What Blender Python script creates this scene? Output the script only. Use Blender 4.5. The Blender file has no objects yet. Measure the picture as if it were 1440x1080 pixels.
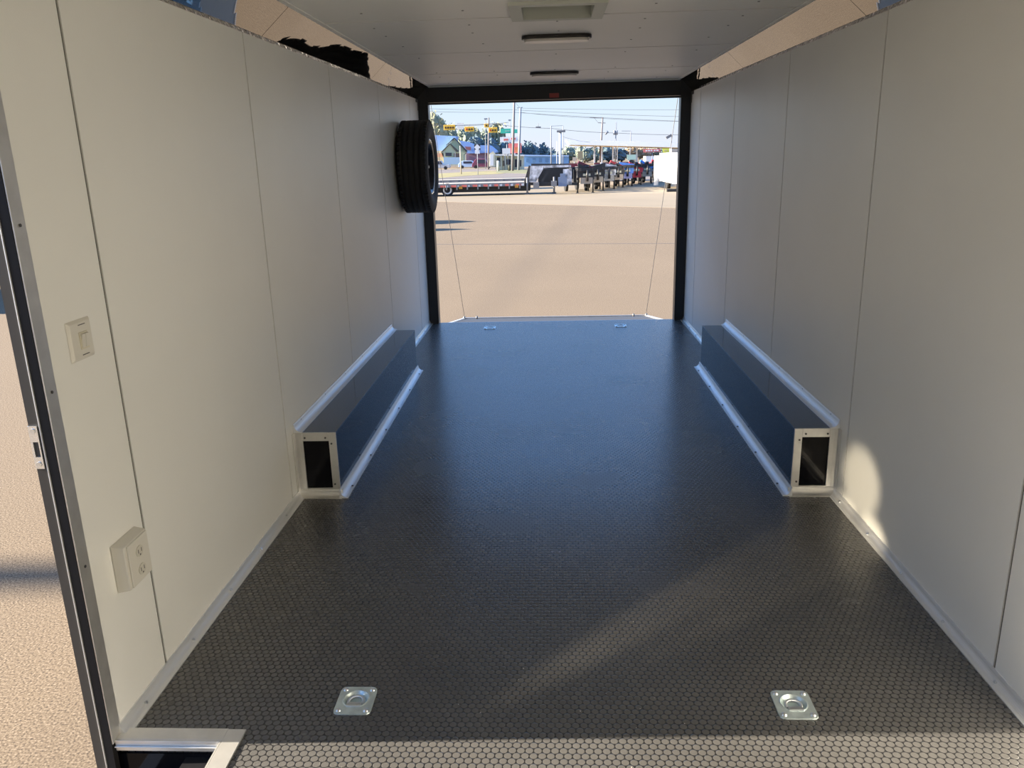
import bpy, math, random
from mathutils import Vector, Matrix
random.seed(7)
S = bpy.context.scene
COL = S.collection
PI = math.pi

# ------------------------------------------------------------------ camera
CX, CZ, YAW, PITCH, ROLL, F = -0.0426, 1.4897, -0.0519, 0.2772, -0.0258, 1121.4
cam_d = bpy.data.cameras.new('camera')
cam = bpy.data.objects.new('camera', cam_d); COL.objects.link(cam); S.camera = cam
cam_d.sensor_fit = 'HORIZONTAL'; cam_d.sensor_width = 36.0
cam_d.lens = F * 36.0 / 1440.0
cam_d.clip_start = 0.02; cam_d.clip_end = 3000
_f0 = Vector((math.sin(YAW), math.cos(YAW), 0)); _r0 = Vector((math.cos(YAW), -math.sin(YAW), 0))
_fw = _f0 * math.cos(PITCH) - Vector((0, 0, math.sin(PITCH)))
_up = _f0 * math.sin(PITCH) + Vector((0, 0, math.cos(PITCH)))
_R = _r0 * math.cos(ROLL) + _up * math.sin(ROLL)
_U = _up * math.cos(ROLL) - _r0 * math.sin(ROLL)
cam.matrix_world = Matrix(((_R.x, _U.x, -_fw.x, CX), (_R.y, _U.y, -_fw.y, 0), (_R.z, _U.z, -_fw.z, CZ), (0, 0, 0, 1)))
EYE = Vector((CX, 0, CZ))
def at(px, py, Y):
    """point of the place at distance Y down the lot seen at that direction"""
    d = _fw + _R * ((px - 720) / F) - _U * ((py - 540) / F)
    return EYE + d * (Y / d.y)

# ------------------------------------------------------------------ sky, sun, exposure
SUN_EL, SUN_DY = math.radians(21), 0.037
w = bpy.data.worlds.new('sky'); S.world = w; w.use_nodes = True
nt = w.node_tree; nt.nodes.clear()
wo = nt.nodes.new('ShaderNodeOutputWorld'); bg = nt.nodes.new('ShaderNodeBackground')
tc = nt.nodes.new('ShaderNodeTexCoord'); sx = nt.nodes.new('ShaderNodeSeparateXYZ'); cr = nt.nodes.new('ShaderNodeValToRGB')
nt.links.new(tc.outputs['Generated'], sx.inputs[0]); nt.links.new(sx.outputs['Z'], cr.inputs[0])
nt.links.new(cr.outputs[0], bg.inputs['Color']); nt.links.new(bg.outputs[0], wo.inputs[0])
els = [(0.0, (0.78, 0.80, 0.93)), (0.035, (0.73, 0.83, 0.95)), (0.08, (0.60, 0.80, 0.98)), (0.20, (0.27, 0.57, 1.15)), (0.36, (0.38, 0.78, 1.65)), (0.6, (0.40, 0.78, 1.55)), (1.0, (0.15, 0.32, 0.8))]
e = cr.color_ramp.elements
while len(e) < len(els): e.new(0.5)
for i, (p, c) in enumerate(els): e[i].position = p; e[i].color = (*c, 1)
bg.inputs['Strength'].default_value = 1.0
sd = bpy.data.lights.new('sun', 'SUN'); sun = bpy.data.objects.new('sun', sd); COL.objects.link(sun)
sd.energy = 23.5; sd.color = (1.0, 0.875, 0.71); sd.angle = math.radians(0.55)
sun.rotation_euler = Vector((math.cos(SUN_EL), SUN_DY * math.cos(SUN_EL), -math.sin(SUN_EL))).to_track_quat('-Z', 'Y').to_euler()
sun.location = (-60, -2, 30)
# added spot lamps standing in for sun reflected off unseen metal by the door
for nm, src, dst, cone, en in (('added_glint_spot', (-1.6, .72, .50), (1.22, 3.10, .17), 5.4, 430), ('added_glint_spot', (-1.5, .75, .24), (.45, 2.52, .0), 5.0, 900), ('added_glint_spot', (-1.5, .72, .26), (.95, 2.72, .0), 4.2, 700)):
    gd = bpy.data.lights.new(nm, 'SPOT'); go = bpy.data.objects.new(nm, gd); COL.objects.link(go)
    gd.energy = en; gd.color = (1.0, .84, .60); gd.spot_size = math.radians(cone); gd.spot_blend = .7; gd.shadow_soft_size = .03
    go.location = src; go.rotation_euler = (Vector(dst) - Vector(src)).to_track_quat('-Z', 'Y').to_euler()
S.view_settings.view_transform = 'Standard'; S.view_settings.look = 'None'
S.view_settings.exposure = 0.13; S.view_settings.gamma = 1.0; S.view_settings.use_curve_mapping = False
S.cycles.use_denoising = True; S.cycles.denoising_prefilter = 'NONE'
S.cycles.use_guiding = True; S.cycles.guiding_training_samples = 24
S.cycles.max_bounces = 14; S.cycles.diffuse_bounces = 9; S.cycles.glossy_bounces = 6
S.cycles.sample_clamp_indirect = 6.0

# ------------------------------------------------------------------ materials
MATS = {}
def mat(name, col=(.8, .8, .8), rough=.5, metal=0., spec=.5, **k):
    if name in MATS: return MATS[name]
    m = bpy.data.materials.new(name); m.use_nodes = True; MATS[name] = m
    n = m.node_tree.nodes; L = m.node_tree.links; b = n['Principled BSDF']
    b.inputs['Base Color'].default_value = (*col, 1); b.inputs['Roughness'].default_value = rough
    b.inputs['Metallic'].default_value = metal; b.inputs['Specular IOR Level'].default_value = spec
    if 'coat' in k: b.inputs['Coat Weight'].default_value = k['coat']; b.inputs['Coat Roughness'].default_value = .03
    if 'emit' in k: b.inputs['Emission Color'].default_value = (*k['emit'], 1); b.inputs['Emission Strength'].default_value = k.get('es', 1)
    t = n.new('ShaderNodeTexCoord')
    if 'var' in k:   # (scale, amount) colour variation
        sc_, am = k['var']
        no = n.new('ShaderNodeTexNoise'); no.inputs['Scale'].default_value = sc_; no.inputs['Detail'].default_value = 5
        L.new(t.outputs['Object'], no.inputs['Vector'])
        mx = n.new('ShaderNodeMix'); mx.data_type = 'RGBA'
        c2 = k.get('col2', tuple(c * (1 - am) for c in col)); c1 = tuple(min(1, c * (1 + am)) for c in col) if 'col2' not in k else col
        mx.inputs['A'].default_value = (*c1, 1); mx.inputs['B'].default_value = (*c2, 1)
        rm = n.new('ShaderNodeMapRange'); rm.inputs['From Min'].default_value = .35; rm.inputs['From Max'].default_value = .65
        L.new(no.outputs['Fac'], rm.inputs['Value']); L.new(rm.outputs[0], mx.inputs['Factor']); L.new(mx.outputs['Result'], b.inputs['Base Color'])
    if 'bump' in k:
        sc_, st = k['bump'][:2]
        no = n.new('ShaderNodeTexNoise'); no.inputs['Scale'].default_value = sc_; no.inputs['Detail'].default_value = k['bump'][2] if len(k['bump']) > 2 else 3
        if 'stretch' in k:
            mp = n.new('ShaderNodeMapping'); mp.inputs['Scale'].default_value = k['stretch']
            L.new(t.outputs['Object'], mp.inputs['Vector']); L.new(mp.outputs[0], no.inputs['Vector'])
        else: L.new(t.outputs['Object'], no.inputs['Vector'])
        bp = n.new('ShaderNodeBump'); bp.inputs['Strength'].default_value = st; bp.inputs['Distance'].default_value = k.get('bd', .01)
        L.new(no.outputs['Fac'], bp.inputs['Height']); L.new(bp.outputs[0], b.inputs['Normal'])
    return m

WHITE = mat('white wall skin', (.90, .90, .862), .42, spec=.45, var=(1.3, .02), bump=(260, .05))
CEIL = mat('white ceiling skin', (.885, .88, .855), .45, var=(1.1, .02))
SEAM = mat('seam metal', (.16, .155, .145), .45, .6)
ALU = mat('brushed aluminium', (.90, .91, .92), .5, .75, bump=(40, .12), stretch=(30, 1, 30), bd=.002)
ALU2 = mat('mill aluminium strip', (.78, .77, .74), .42, .85, var=(18, .05))
MIRR = mat('mirror finish cove', (.30, .275, .235), .02, 1.0, bump=(1.7, .38, 0), bd=.02)
CHROME = mat('polished lip', (.85, .83, .8), .08, 1.0, bump=(22, .9, 2), bd=.01)
ZINC = mat('zinc plated steel', (.68, .78, .78), .42, .75, var=(30, .12))
BOLT = mat('bolt steel', (.75, .78, .8), .28, .95)
GLOSSTOP = mat('gloss black top sheet', (.014, .014, .016), .08, 0, .8)
GLOSSBLK = mat('gloss black sheet', (.006, .006, .008), .07, 0, .12)
BLKPAINT = mat('black frame paint', (.012, .012, .014), .35)
BLKDK = mat('black rubber seal', (.010, .009, .009), .7)
GREYJ = mat('dark grey jamb paint', (.055, .053, .05), .4)
TYRE = mat('tyre rubber', (.014, .014, .015), .75, bump=(60, .2))
RIMM = mat('black wheel enamel', (.02, .022, .03), .15, .3, .6)
PLAST = mat('ivory plastic', (.74, .72, .65), .35)
PLAST2 = mat('pale grey plastic', (.60, .62, .56), .5)
LENS = mat('frosted lens', (.85, .80, .76), .3)
SCREW = mat('screw head', (.10, .10, .10), .4, .5)
RAMPM = mat('dark ramp deck', (.022, .026, .036), .30, 0, .5, var=(14, .2))
WIRE = mat('dark wire', (.12, .12, .13), .5)
REDM = mat('dull red sticker', (.35, .06, .05), .5)

# coin-pattern rubber floor
def coin():
    m = bpy.data.materials.new('coin pattern rubber'); m.use_nodes = True
    n = m.node_tree.nodes; L = m.node_tree.links; b = n['Principled BSDF']
    t = n.new('ShaderNodeTexCoord')
    P, Q = .0223, .0386
    def lat(off):
        a = n.new('ShaderNodeVectorMath'); a.operation = 'ADD'; a.inputs[1].default_value = (off[0] + 400 * P, off[1] + 400 * Q, 0)
        L.new(t.outputs['Object'], a.inputs[0])
        d = n.new('ShaderNodeVectorMath'); d.operation = 'MODULO'; d.inputs[1].default_value = (P, Q, 1); L.new(a.outputs[0], d.inputs[0])
        s = n.new('ShaderNodeVectorMath'); s.operation = 'SUBTRACT'; s.inputs[1].default_value = (P / 2, Q / 2, 0); L.new(d.outputs[0], s.inputs[0])
        f = n.new('ShaderNodeVectorMath'); f.operation = 'MULTIPLY'; f.inputs[1].default_value = (1, 1, 0); L.new(s.outputs[0], f.inputs[0])
        g = n.new('ShaderNodeVectorMath'); g.operation = 'LENGTH'; L.new(f.outputs[0], g.inputs[0])
        return g.outputs['Value']
    mn = n.new('ShaderNodeMath'); mn.operation = 'MINIMUM'; L.new(lat((0, 0)), mn.inputs[0]); L.new(lat((P / 2, Q / 2)), mn.inputs[1])
    mr = n.new('ShaderNodeMapRange'); mr.interpolation_type = 'SMOOTHSTEP'
    mr.inputs['From Min'].default_value = .0088; mr.inputs['From Max'].default_value = .0113; mr.inputs['To Min'].default_value = 1; mr.inputs['To Max'].default_value = 0
    L.new(mn.outputs[0], mr.inputs['Value'])
    bp = n.new('ShaderNodeBump'); bp.inputs['Strength'].default_value = .60; bp.inputs['Distance'].default_value = .0013
    L.new(mr.outputs[0], bp.inputs['Height']); L.new(bp.outputs[0], b.inputs['Normal'])
    no = n.new('ShaderNodeTexNoise'); no.inputs['Scale'].default_value = 2.2; no.inputs['Detail'].default_value = 6; L.new(t.outputs['Object'], no.inputs['Vector'])
    n2 = n.new('ShaderNodeTexNoise'); n2.inputs['Scale'].default_value = 90; n2.inputs['Detail'].default_value = 2; L.new(t.outputs['Object'], n2.inputs['Vector'])
    # bright dust specks
    gt = n.new('ShaderNodeMath'); gt.operation = 'GREATER_THAN'; gt.inputs[1].default_value = .76; L.new(n2.outputs['Fac'], gt.inputs[0])
    m1 = n.new('ShaderNodeMix'); m1.data_type = 'RGBA'; m1.inputs['A'].default_value = (.020, .020, .021, 1); m1.inputs['B'].default_value = (.118, .115, .110, 1); L.new(mr.outputs[0], m1.inputs['Factor'])
    m2 = n.new('ShaderNodeMix'); m2.data_type = 'RGBA'; m2.blend_type = 'MULTIPLY'; m2.inputs['Factor'].default_value = .5
    L.new(m1.outputs['Result'], m2.inputs['A']); L.new(no.outputs['Fac'], m2.inputs['B'])
    m3 = n.new('ShaderNodeMix'); m3.data_type = 'RGBA'; m3.inputs['B'].default_value = (.4, .38, .34, 1); L.new(m2.outputs['Result'], m3.inputs['A']); L.new(gt.outputs[0], m3.inputs['Factor'])
    L.new(m3.outputs['Result'], b.inputs['Base Color'])
    r = n.new('ShaderNodeMapRange'); r.inputs['To Min'].default_value = .20; r.inputs['To Max'].default_value = .32; L.new(no.outputs['Fac'], r.inputs['Value']); L.new(r.outputs[0], b.inputs['Roughness'])
    b.inputs['Specular IOR Level'].default_value = .85
    return m
COIN = coin()

TRK, TRC = .09, -1.96
def asphalt():
    m = bpy.data.materials.new('tan chip asphalt'); m.use_nodes = True
    n = m.node_tree.nodes; L = m.node_tree.links; b = n['Principled BSDF']; b.inputs['Roughness'].default_value = .9; b.inputs['Specular IOR Level'].default_value = .2
    t = n.new('ShaderNodeTexCoord')
    def noise(s, d, vec=None):
        q = n.new('ShaderNodeTexNoise'); q.inputs['Scale'].default_value = s; q.inputs['Detail'].default_value = d
        L.new(vec or t.outputs['Object'], q.inputs['Vector']); return q.outputs['Fac']
    ramp = n.new('ShaderNodeValToRGB'); L.new(noise(110, 6), ramp.inputs[0])
    cs = [(.30, (.04, .032, .028)), (.45, (.155, .116, .076)), (.55, (.210, .162, .108)), (.70, (.34, .27, .19))]
    e = ramp.color_ramp.elements
    while len(e) < 4: e.new(.5)
    for i, (p, c) in enumerate(cs): e[i].position = p; e[i].color = (*c, 1)
    m2 = n.new('ShaderNodeMix'); m2.data_type = 'RGBA'; m2.blend_type = 'MULTIPLY'; m2.inputs['Factor'].default_value = 1
    r2 = n.new('ShaderNodeMapRange'); r2.inputs['From Min'].default_value = .3; r2.inputs['From Max'].default_value = .7; r2.inputs['To Min'].default_value = .95; r2.inputs['To Max'].default_value = 1.04
    L.new(noise(.35, 6), r2.inputs['Value']); L.new(ramp.outputs[0], m2.inputs['A']); L.new(r2.outputs[0], m2.inputs['B'])
    # oily tyre track running down the lot
    dt = n.new('ShaderNodeVectorMath'); dt.operation = 'DOT_PRODUCT'; dt.inputs[1].default_value = (1, -TRK, 0); L.new(t.outputs['Object'], dt.inputs[0])
    of = n.new('ShaderNodeMath'); of.operation = 'SUBTRACT'; of.inputs[1].default_value = TRC; L.new(dt.outputs['Value'], of.inputs[0])
    ab = n.new('ShaderNodeMath'); ab.operation = 'ABSOLUTE'; L.new(of.outputs[0], ab.inputs[0])
    tr = n.new('ShaderNodeMapRange'); tr.interpolation_type = 'SMOOTHSTEP'; tr.inputs['From Min'].default_value = .05; tr.inputs['From Max'].default_value = .55; tr.inputs['To Min'].default_value = .16; tr.inputs['To Max'].default_value = 0
    L.new(ab.outputs[0], tr.inputs['Value'])
    m3 = n.new('ShaderNodeMix'); m3.data_type = 'RGBA'; m3.inputs['B'].default_value = (.09, .075, .062, 1)
    L.new(tr.outputs[0], m3.inputs['Factor']); L.new(m2.outputs['Result'], m3.inputs['A']); L.new(m3.outputs['Result'], b.inputs['Base Color'])
    bp = n.new('ShaderNodeBump'); bp.inputs['Strength'].default_value = .15; bp.inputs['Distance'].default_value = .003; L.new(noise(160, 3), bp.inputs['Height']); L.new(bp.outputs[0], b.inputs['Normal'])
    return m
ASPH = asphalt()
CONC = mat('pale concrete', (.235, .190, .127), .85, var=(.3, .06))
ROAD = mat('grey road', (.15, .13, .12), .9, var=(.2, .05))
GRASS = mat('dry grass', (.22, .195, .085), .95, var=(.6, .2))
GRASS2 = mat('green verge', (.15, .155, .08), .95, var=(.6, .2))

# ------------------------------------------------------------------ mesh helpers
WL = {}
class MB:
    def __init__(s): s.v = []; s.f = []; s.m = []; s.sm = []
    def add(s, vs, fs, m=0, sm=False):
        o = len(s.v); s.v += [Vector(v) for v in vs]
        for f in fs: s.f.append([i + o for i in f]); s.m.append(m); s.sm.append(sm)
        return s
    def hexa(s, b, t, m=0):   # bottom 4 (ccw from above), top 4
        return s.add(list(b) + list(t), [(3, 2, 1, 0), (4, 5, 6, 7), (0, 1, 5, 4), (1, 2, 6, 5), (2, 3, 7, 6), (3, 0, 4, 7)], m)
    def box(s, x0, x1, y0, y1, z0, z1, m=0, M=None):
        b = [(x0, y0, z0), (x1, y0, z0), (x1, y1, z0), (x0, y1, z0)]; t = [(x0, y0, z1), (x1, y0, z1), (x1, y1, z1), (x0, y1, z1)]
        if M: b = [M @ Vector(p) for p in b]; t = [M @ Vector(p) for p in t]
        return s.hexa(b, t, m)
    def cyl(s, a, b, r, r2=None, n=10, m=0, sm=True, cap=True):
        a = Vector(a); b = Vector(b); r2 = r if r2 is None else r2
        d = (b - a).normalized(); u = d.orthogonal().normalized(); w_ = d.cross(u)
        va = [a + (u * math.cos(2 * PI * i / n) + w_ * math.sin(2 * PI * i / n)) * r for i in range(n)]
        vb = [b + (u * math.cos(2 * PI * i / n) + w_ * math.sin(2 * PI * i / n)) * r2 for i in range(n)]
        o = len(s.v); s.v += va + vb
        for i in range(n): s.f.append([o + i, o + (i + 1) % n, o + n + (i + 1) % n, o + n + i]); s.m.append(m); s.sm.append(sm)
        if cap: s.f.append([o + i for i in reversed(range(n))]); s.f.append([o + n + i for i in range(n)]); s.m += [m, m]; s.sm += [False, False]
        return s
    def bar(s, a, b, wd, h, m=0):   # rectangular bar between points, wd sideways, h in the up direction
        a = Vector(a); b = Vector(b); d = (b - a).normalized(); sd_ = d.cross(Vector((0, 0, 1)))
        if sd_.length < 1e-3: sd_ = Vector((1, 0, 0))
        sd_.normalize(); up = sd_.cross(d).normalized(); p = sd_ * wd / 2; q = up * h / 2
        return s.hexa([a - p - q, a + p - q, a + p + q, a - p + q], [b - p - q, b + p - q, b + p + q, b - p + q], m)
    def lathe(s, prof, c, axis='x', n=48, m=0, sm=True, close=False):   # prof: (r, along)
        c = Vector(c); k = len(prof); o = len(s.v)
        for i in range(n):
            a = 2 * PI * i / n
            for r, l in prof:
                if axis == 'x': p = Vector((l, r * math.cos(a), r * math.sin(a)))
                elif axis == 'y': p = Vector((r * math.cos(a), l, r * math.sin(a)))
                else: p = Vector((r * math.cos(a), r * math.sin(a), l))
                s.v.append(c + p)
        for i in range(n):
            j = (i + 1) % n
            for q in range(k - 1 if not close else k):
                q2 = (q + 1) % k
                s.f.append([o + i * k + q, o + j * k + q, o + j * k + q2, o + i * k + q2]); s.m.append(m); s.sm.append(sm)
        return s
    def prism(s, pts, ax, a, b, m=0, sm=False):   # closed 2-D profile swept along an axis from a to b
        n = len(pts)
        def P(p, t):
            return {'x': (t, p[0], p[1]), 'y': (p[0], t, p[1]), 'z': (p[0], p[1], t)}[ax]
        o = len(s.v); s.v += [Vector(P(p, a)) for p in pts] + [Vector(P(p, b)) for p in pts]
        for i in range(n): s.f.append([o + i, o + (i + 1) % n, o + n + (i + 1) % n, o + n + i]); s.m.append(m); s.sm.append(sm)
        s.f.append([o + i for i in reversed(range(n))]); s.f.append([o + n + i for i in range(n)]); s.m += [m, m]; s.sm += [False, False]
        return s
    def build(s, name, mats, parent=None, origin=None, bevel=0):
        if not isinstance(mats, (list, tuple)): mats = [mats]
        o0 = WL[parent] if parent else Vector(origin or (0, 0, 0))
        me = bpy.data.meshes.new(name); me.from_pydata([v - o0 for v in s.v], [], s.f)
        for mm in mats: me.materials.append(mm)
        me.polygons.foreach_set('material_index', s.m); me.polygons.foreach_set('use_smooth', s.sm)
        import bmesh
        b = bmesh.new(); b.from_mesh(me); bmesh.ops.recalc_face_normals(b, faces=b.faces); b.to_mesh(me); b.free(); me.update()
        ob = bpy.data.objects.new(name, me); COL.objects.link(ob)
        if parent: ob.parent = parent
        else: ob.location = o0
        WL[ob] = o0.copy()
        if bevel:
            bv = ob.modifiers.new('bevel', 'BEVEL'); bv.width = bevel; bv.segments = 2; bv.limit_method = 'ANGLE'; bv.angle_limit = .6
            bv.harden_normals = False
        return ob
def tag(o, label, cat, group=None, kind=None):
    if label: o['label'] = label
    if cat: o['category'] = cat
    if group: o['group'] = group
    if kind: o['kind'] = kind
    return o
def thing(name, label, cat, loc, group=None):
    o = bpy.data.objects.new(name, None); COL.objects.link(o); o.location = loc; o.empty_display_size = .1
    WL[o] = Vector(loc); return tag(o, label, cat, group)
def struct(o): o['kind'] = 'structure'; return o
def copy_tree(o, parent=None, loc=None):
    c = o.copy(); COL.objects.link(c); c.parent = parent
    if loc is not None: c.location = loc
    for ch in [x for x in bpy.data.objects if x.parent == o]: copy_tree(ch, c)
    return c

# ------------------------------------------------------------------ trailer dimensions
W = lambda y: 1.23 - .0087 * (y - 2)
HW = lambda y: 1.983 + .0035 * (y - 4)
H, C = 2.098, 1.0815
Y0, Y1 = -1.2, 7.33            # front wall, rear frame
D0, D1, DZ = .78, 1.76, 1.93  # side door opening
GZ = -.6                      # ground
SEAMS = [.853, 2.06, 3.28, 4.487, 5.694, 6.90]

# ---- floor with openings for the step well and the four tie-down pans
RINGS = [(-.615, 1.928), (.621, 1.926), (-.60, 7.10), (.583, 7.105)]
def floor():
    holes = [(-1.30, -.905, D0 - .02, 1.775)] + [(x - .043, x + .043, y - .043, y + .043) for x, y in RINGS]
    xs = sorted({-1.29, 1.29, *[h[0] for h in holes], *[h[1] for h in holes]}); xs = [x for x in xs if -1.29 <= x <= 1.29]
    ys = sorted({Y0, 7.37, *[h[2] for h in holes], *[h[3] for h in holes]})
    b = MB()
    for i in range(len(xs) - 1):
        for j in range(len(ys) - 1):
            cx, cy = (xs[i] + xs[i + 1]) / 2, (ys[j] + ys[j + 1]) / 2
            if any(h[0] < cx < h[1] and h[2] < cy < h[3] for h in holes): continue
            b.box(xs[i], xs[i + 1], ys[j], ys[j + 1], -.05, 0)
    return struct(b.build('floor', COIN))
floor()

# ---- walls: backing shell plus skin panels with open joints
def wslab(b, sd_, y0, y1, z0, z1, xa, xb, m=0):
    """slab following the wall; xa/xb offsets outward from the inner face; z1 None = wall top"""
    f = lambda y: HW(y) if z1 is None else z1
    P = lambda y, o, z: (sd_ * (W(y) + o), y, z)
    b.hexa([P(y0, xa, z0), P(y0, xb, z0), P(y1, xb, z0), P(y1, xa, z0)], [P(y0, xa, f(y0)), P(y0, xb, f(y0)), P(y1, xb, f(y1)), P(y1, xa, f(y1))], m)
def wall(sd_, name):
    b = MB(); g = .0055
    def seg(y0, y1, z0=0, z1=None):
        cuts = [y0] + [s for s in SEAMS if y0 + .01 < s < y1 - .01] + [y1]
        for i in range(len(cuts) - 1):
            a = cuts[i] + (g if i else 0); c = cuts[i + 1] - (g if i < len(cuts) - 2 else 0)
            wslab(b, sd_, a, c, z0, z1, 0, .004, 0)
        wslab(b, sd_, y0, y1, z0, z1, .004, .045, 1)
        if z1 is None: wslab(b, sd_, y0, y1, 1.90, 2.14, .012, .045, 1)
    if sd_ < 0:
        seg(Y0, D0); seg(D1, Y1 + .0); seg(D0, D1, DZ, None)
    else: seg(Y0, Y1)
    return struct(b.build(name, [WHITE, SEAM]))
wall(-1, 'wall_left'); wall(1, 'wall_right')
b = MB(); b.box(-1.30, 1.30, Y0 - .05, Y0, -.05, 2.16); struct(b.build('wall_front', WHITE))

# ---- ceiling (with vent opening) and cross joints
CS = [-.91, .296, 1.50, 2.71, 3.918, 5.124, 6.33]
VX0, VX1, VY0, VY1 = -.155, .155, 3.60, 3.915
def ceiling():
    b = MB(); g = .010
    xs = [-C - .012, VX0, VX1, C + .012]
    cuts = [Y0] + CS[0:] + [Y1 + .02]; cuts[0] = Y0
    for i in range(len(cuts) - 1):
        a, c = cuts[i] + (g if i else 0), cuts[i + 1] - g
        if a > c: continue
        ys = [a] + [y for y in (VY0, VY1) if a < y < c] + [c]
        for j in range(len(ys) - 1):
            for k in range(3):
                if k == 1 and VY0 - .001 < (ys[j] + ys[j + 1]) / 2 < VY1 + .001: continue
                b.box(xs[k], xs[k + 1], ys[j], ys[j + 1], H, H + .006, 0)
    # roof shell
    for (x0, x1, y0, y1) in ((-1.31, VX0, Y0, Y1 + .1), (VX1, 1.31, Y0, Y1 + .1), (VX0, VX1, Y0, VY0), (VX0, VX1, VY1, Y1 + .1)):
        b.box(x0, x1, y0, y1, H + .006, H + .07, 1)
    return struct(b.build('ceiling', [CEIL, SEAM]))
CE = ceiling()
sb = MB(); sb.cyl((0, 0, H - .0015), (0, 0, H + .001), .0055, n=8)
scr = None
for y in (2.9, 3.3, 3.72, 4.10, 4.36, 4.78, 5.32, 5.66, 6.0, 6.22, 6.55, 6.85, 7.08):
    for x in (-.86, -.42, .0, .43, .86):
        if abs(x) < .3 and (3.5 < y < 4.0 or 4.4 < y < 4.65 or 6.3 < y < 6.55): continue
        if (int(y * 10) + int(x * 10)) % 4 == 0: continue
        if scr is None:
            scr = sb.build('ceiling_screw', SCREW, CE); o = scr
        else: o = scr.copy(); COL.objects.link(o)
        o.location = (x + random.uniform(-.02, .02), y + random.uniform(-.03, .03), 0)

# ---- mirror cove between wall top and ceiling, in butted sheets
def cove(sd_, name):
    b = MB(); js = [Y0, 1.35, 3.49, 5.5, Y1 + .01]
    for i in range(4):
        a, c = js[i] + .002, js[i + 1] - .002; n = 10
        for k in range(n):
            u, v = a + (c - a) * k / n, a + (c - a) * (k + 1) / n
            P = lambda y, t, o: (sd_ * (W(y) + .006 + (C - W(y)) * t + o), y, HW(y) + .004 + (H + .002 - HW(y)) * t + o)
            b.hexa([P(u, 0, .002), P(v, 0, .002), P(v, 1, .002), P(u, 1, .002)], [P(u, 0, 0), P(v, 0, 0), P(v, 1, 0), P(u, 1, 0)])
    return struct(b.build(name, MIRR))
cove(-1, 'trim_1'); cove(1, 'trim_2')
def lip(sd_, name, m=CHROME):     # polished channel along the wall top
    b = MB()
    for i in range(40):
        y0 = Y0 + (Y1 - Y0) * i / 40; y1 = Y0 + (Y1 - Y0) * (i + 1) / 40
        P = lambda y, o, z: (sd_ * (W(y) + o), y, HW(y) + z)
        b.hexa([P(y0, -.007, -.004), P(y0, .010, -.004), P(y1, .010, -.004), P(y1, -.007, -.004)], [P(y0, -.003, .009), P(y0, .010, .016), P(y1, .010, .016), P(y1, -.003, .009)])
    return struct(b.build(name, m))
lip(-1, 'trim_3'); lip(1, 'trim_4')
def edge(sd_, name):              # narrow white edging where the ceiling meets the cove
    b = MB(); b.box(*sorted((sd_ * (C - .022), sd_ * (C + .004))), Y0, Y1, H - .006, H); return struct(b.build(name, CEIL, bevel=.002))
edge(-1, 'trim_5'); edge(1, 'trim_6')
b = MB(); b.box(-C, C, Y1 - .055, Y1 - .001, H - .012, H); struct(b.build('trim_7', PLAST2, bevel=.003))
for i, sd_ in enumerate((-1, 1)):      # small grey corner brackets where wall top meets rear post
    b = MB(); x = sd_ * (W(7.3) - .002); b.box(*sorted((x, x - sd_ * .003)), 7.20, 7.325, 1.965, 1.995); b.box(*sorted((x, x - sd_ * .003)), 7.285, 7.325, 1.90, 1.966)
    struct(b.build('trim_%d' % (8 + i), SEAM))

# ---- rear frame: posts and header
A = 1.0959
for sd_, nm in ((-1, 'trim_10'), (1, 'trim_11')):
    b = MB(); b.box(*sorted((sd_ * A, sd_ * 1.27)), Y1, Y1 + .11, -.05, H + .03); struct(b.build(nm, BLKPAINT, bevel=.004))
b = MB(); b.box(-A + .0, A - .0, Y1, Y1 + .11, 1.964, H + .03); b.box(-1.18, 1.18, Y1 - .004, Y1 - .0005, 1.945, 1.955); hd = struct(b.build('trim_12', BLKPAINT))
b = MB(); b.box(-A, A, Y1 + .10, Y1 + .125, 1.952, 1.966); struct(b.build('trim_13', mat('pinkish door seal', (.30, .22, .25), .6)))
b = MB(); b.box(-.036, .048, Y1 - .004, Y1 - .0005, 1.975, 2.012); st = b.build('reflector', REDM, bevel=.003)
tag(st, 'small dull red reflector on the black header above the rear opening', 'reflector')

# ---- coved aluminium floor trim
def cove_prof(t, sd_=1):
    pts = [(0, 0), (t, 0), (t, .0035)]
    for k in range(7):
        a = PI / 2 * k / 6; r = t - .010
        pts.append((t - .004 - r * math.sin(a) + 0, .004 + r - r * math.cos(a)))
    pts += [(.0035, t), (0, t)]
    return pts
def base(sd_, y0, y1, name, t=.0316, m=ALU):
    b = MB(); pr = cove_prof(t); n = len(pr)
    vs = [(sd_ * (W(y) - p[0]), y, p[1]) for y in (y0, y1) for p in pr]
    b.add(vs, [(i, (i + 1) % n, n + (i + 1) % n, n + i) for i in range(n)], 0, False); b.add(vs, [tuple(range(n)), tuple(range(n, 2 * n))])
    o = b.build(name, m); struct(o)
    s = MB(); s.cyl((0, 0, 0), (-sd_ * .004, 0, .004), .0045, n=8)
    y = y0 + .12
    while y < y1:
        sc_ = s.build('trim_screw', BOLT, o); sc_.location = (sd_ * (W(y) - .014), y, .009); y += .31
    return o
BY0, BY1, BH, BWX = 3.374, 5.59, .310, 1.0239
base(-1, D1 + .02, BY0, 'baseboard_left_front'); base(-1, BY1, Y1, 'baseboard_left_rear', m=ALU2)
base(1, Y0, BY0, 'baseboard_right_front'); base(1, BY1, Y1, 'baseboard_right_rear', m=ALU2)

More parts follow.
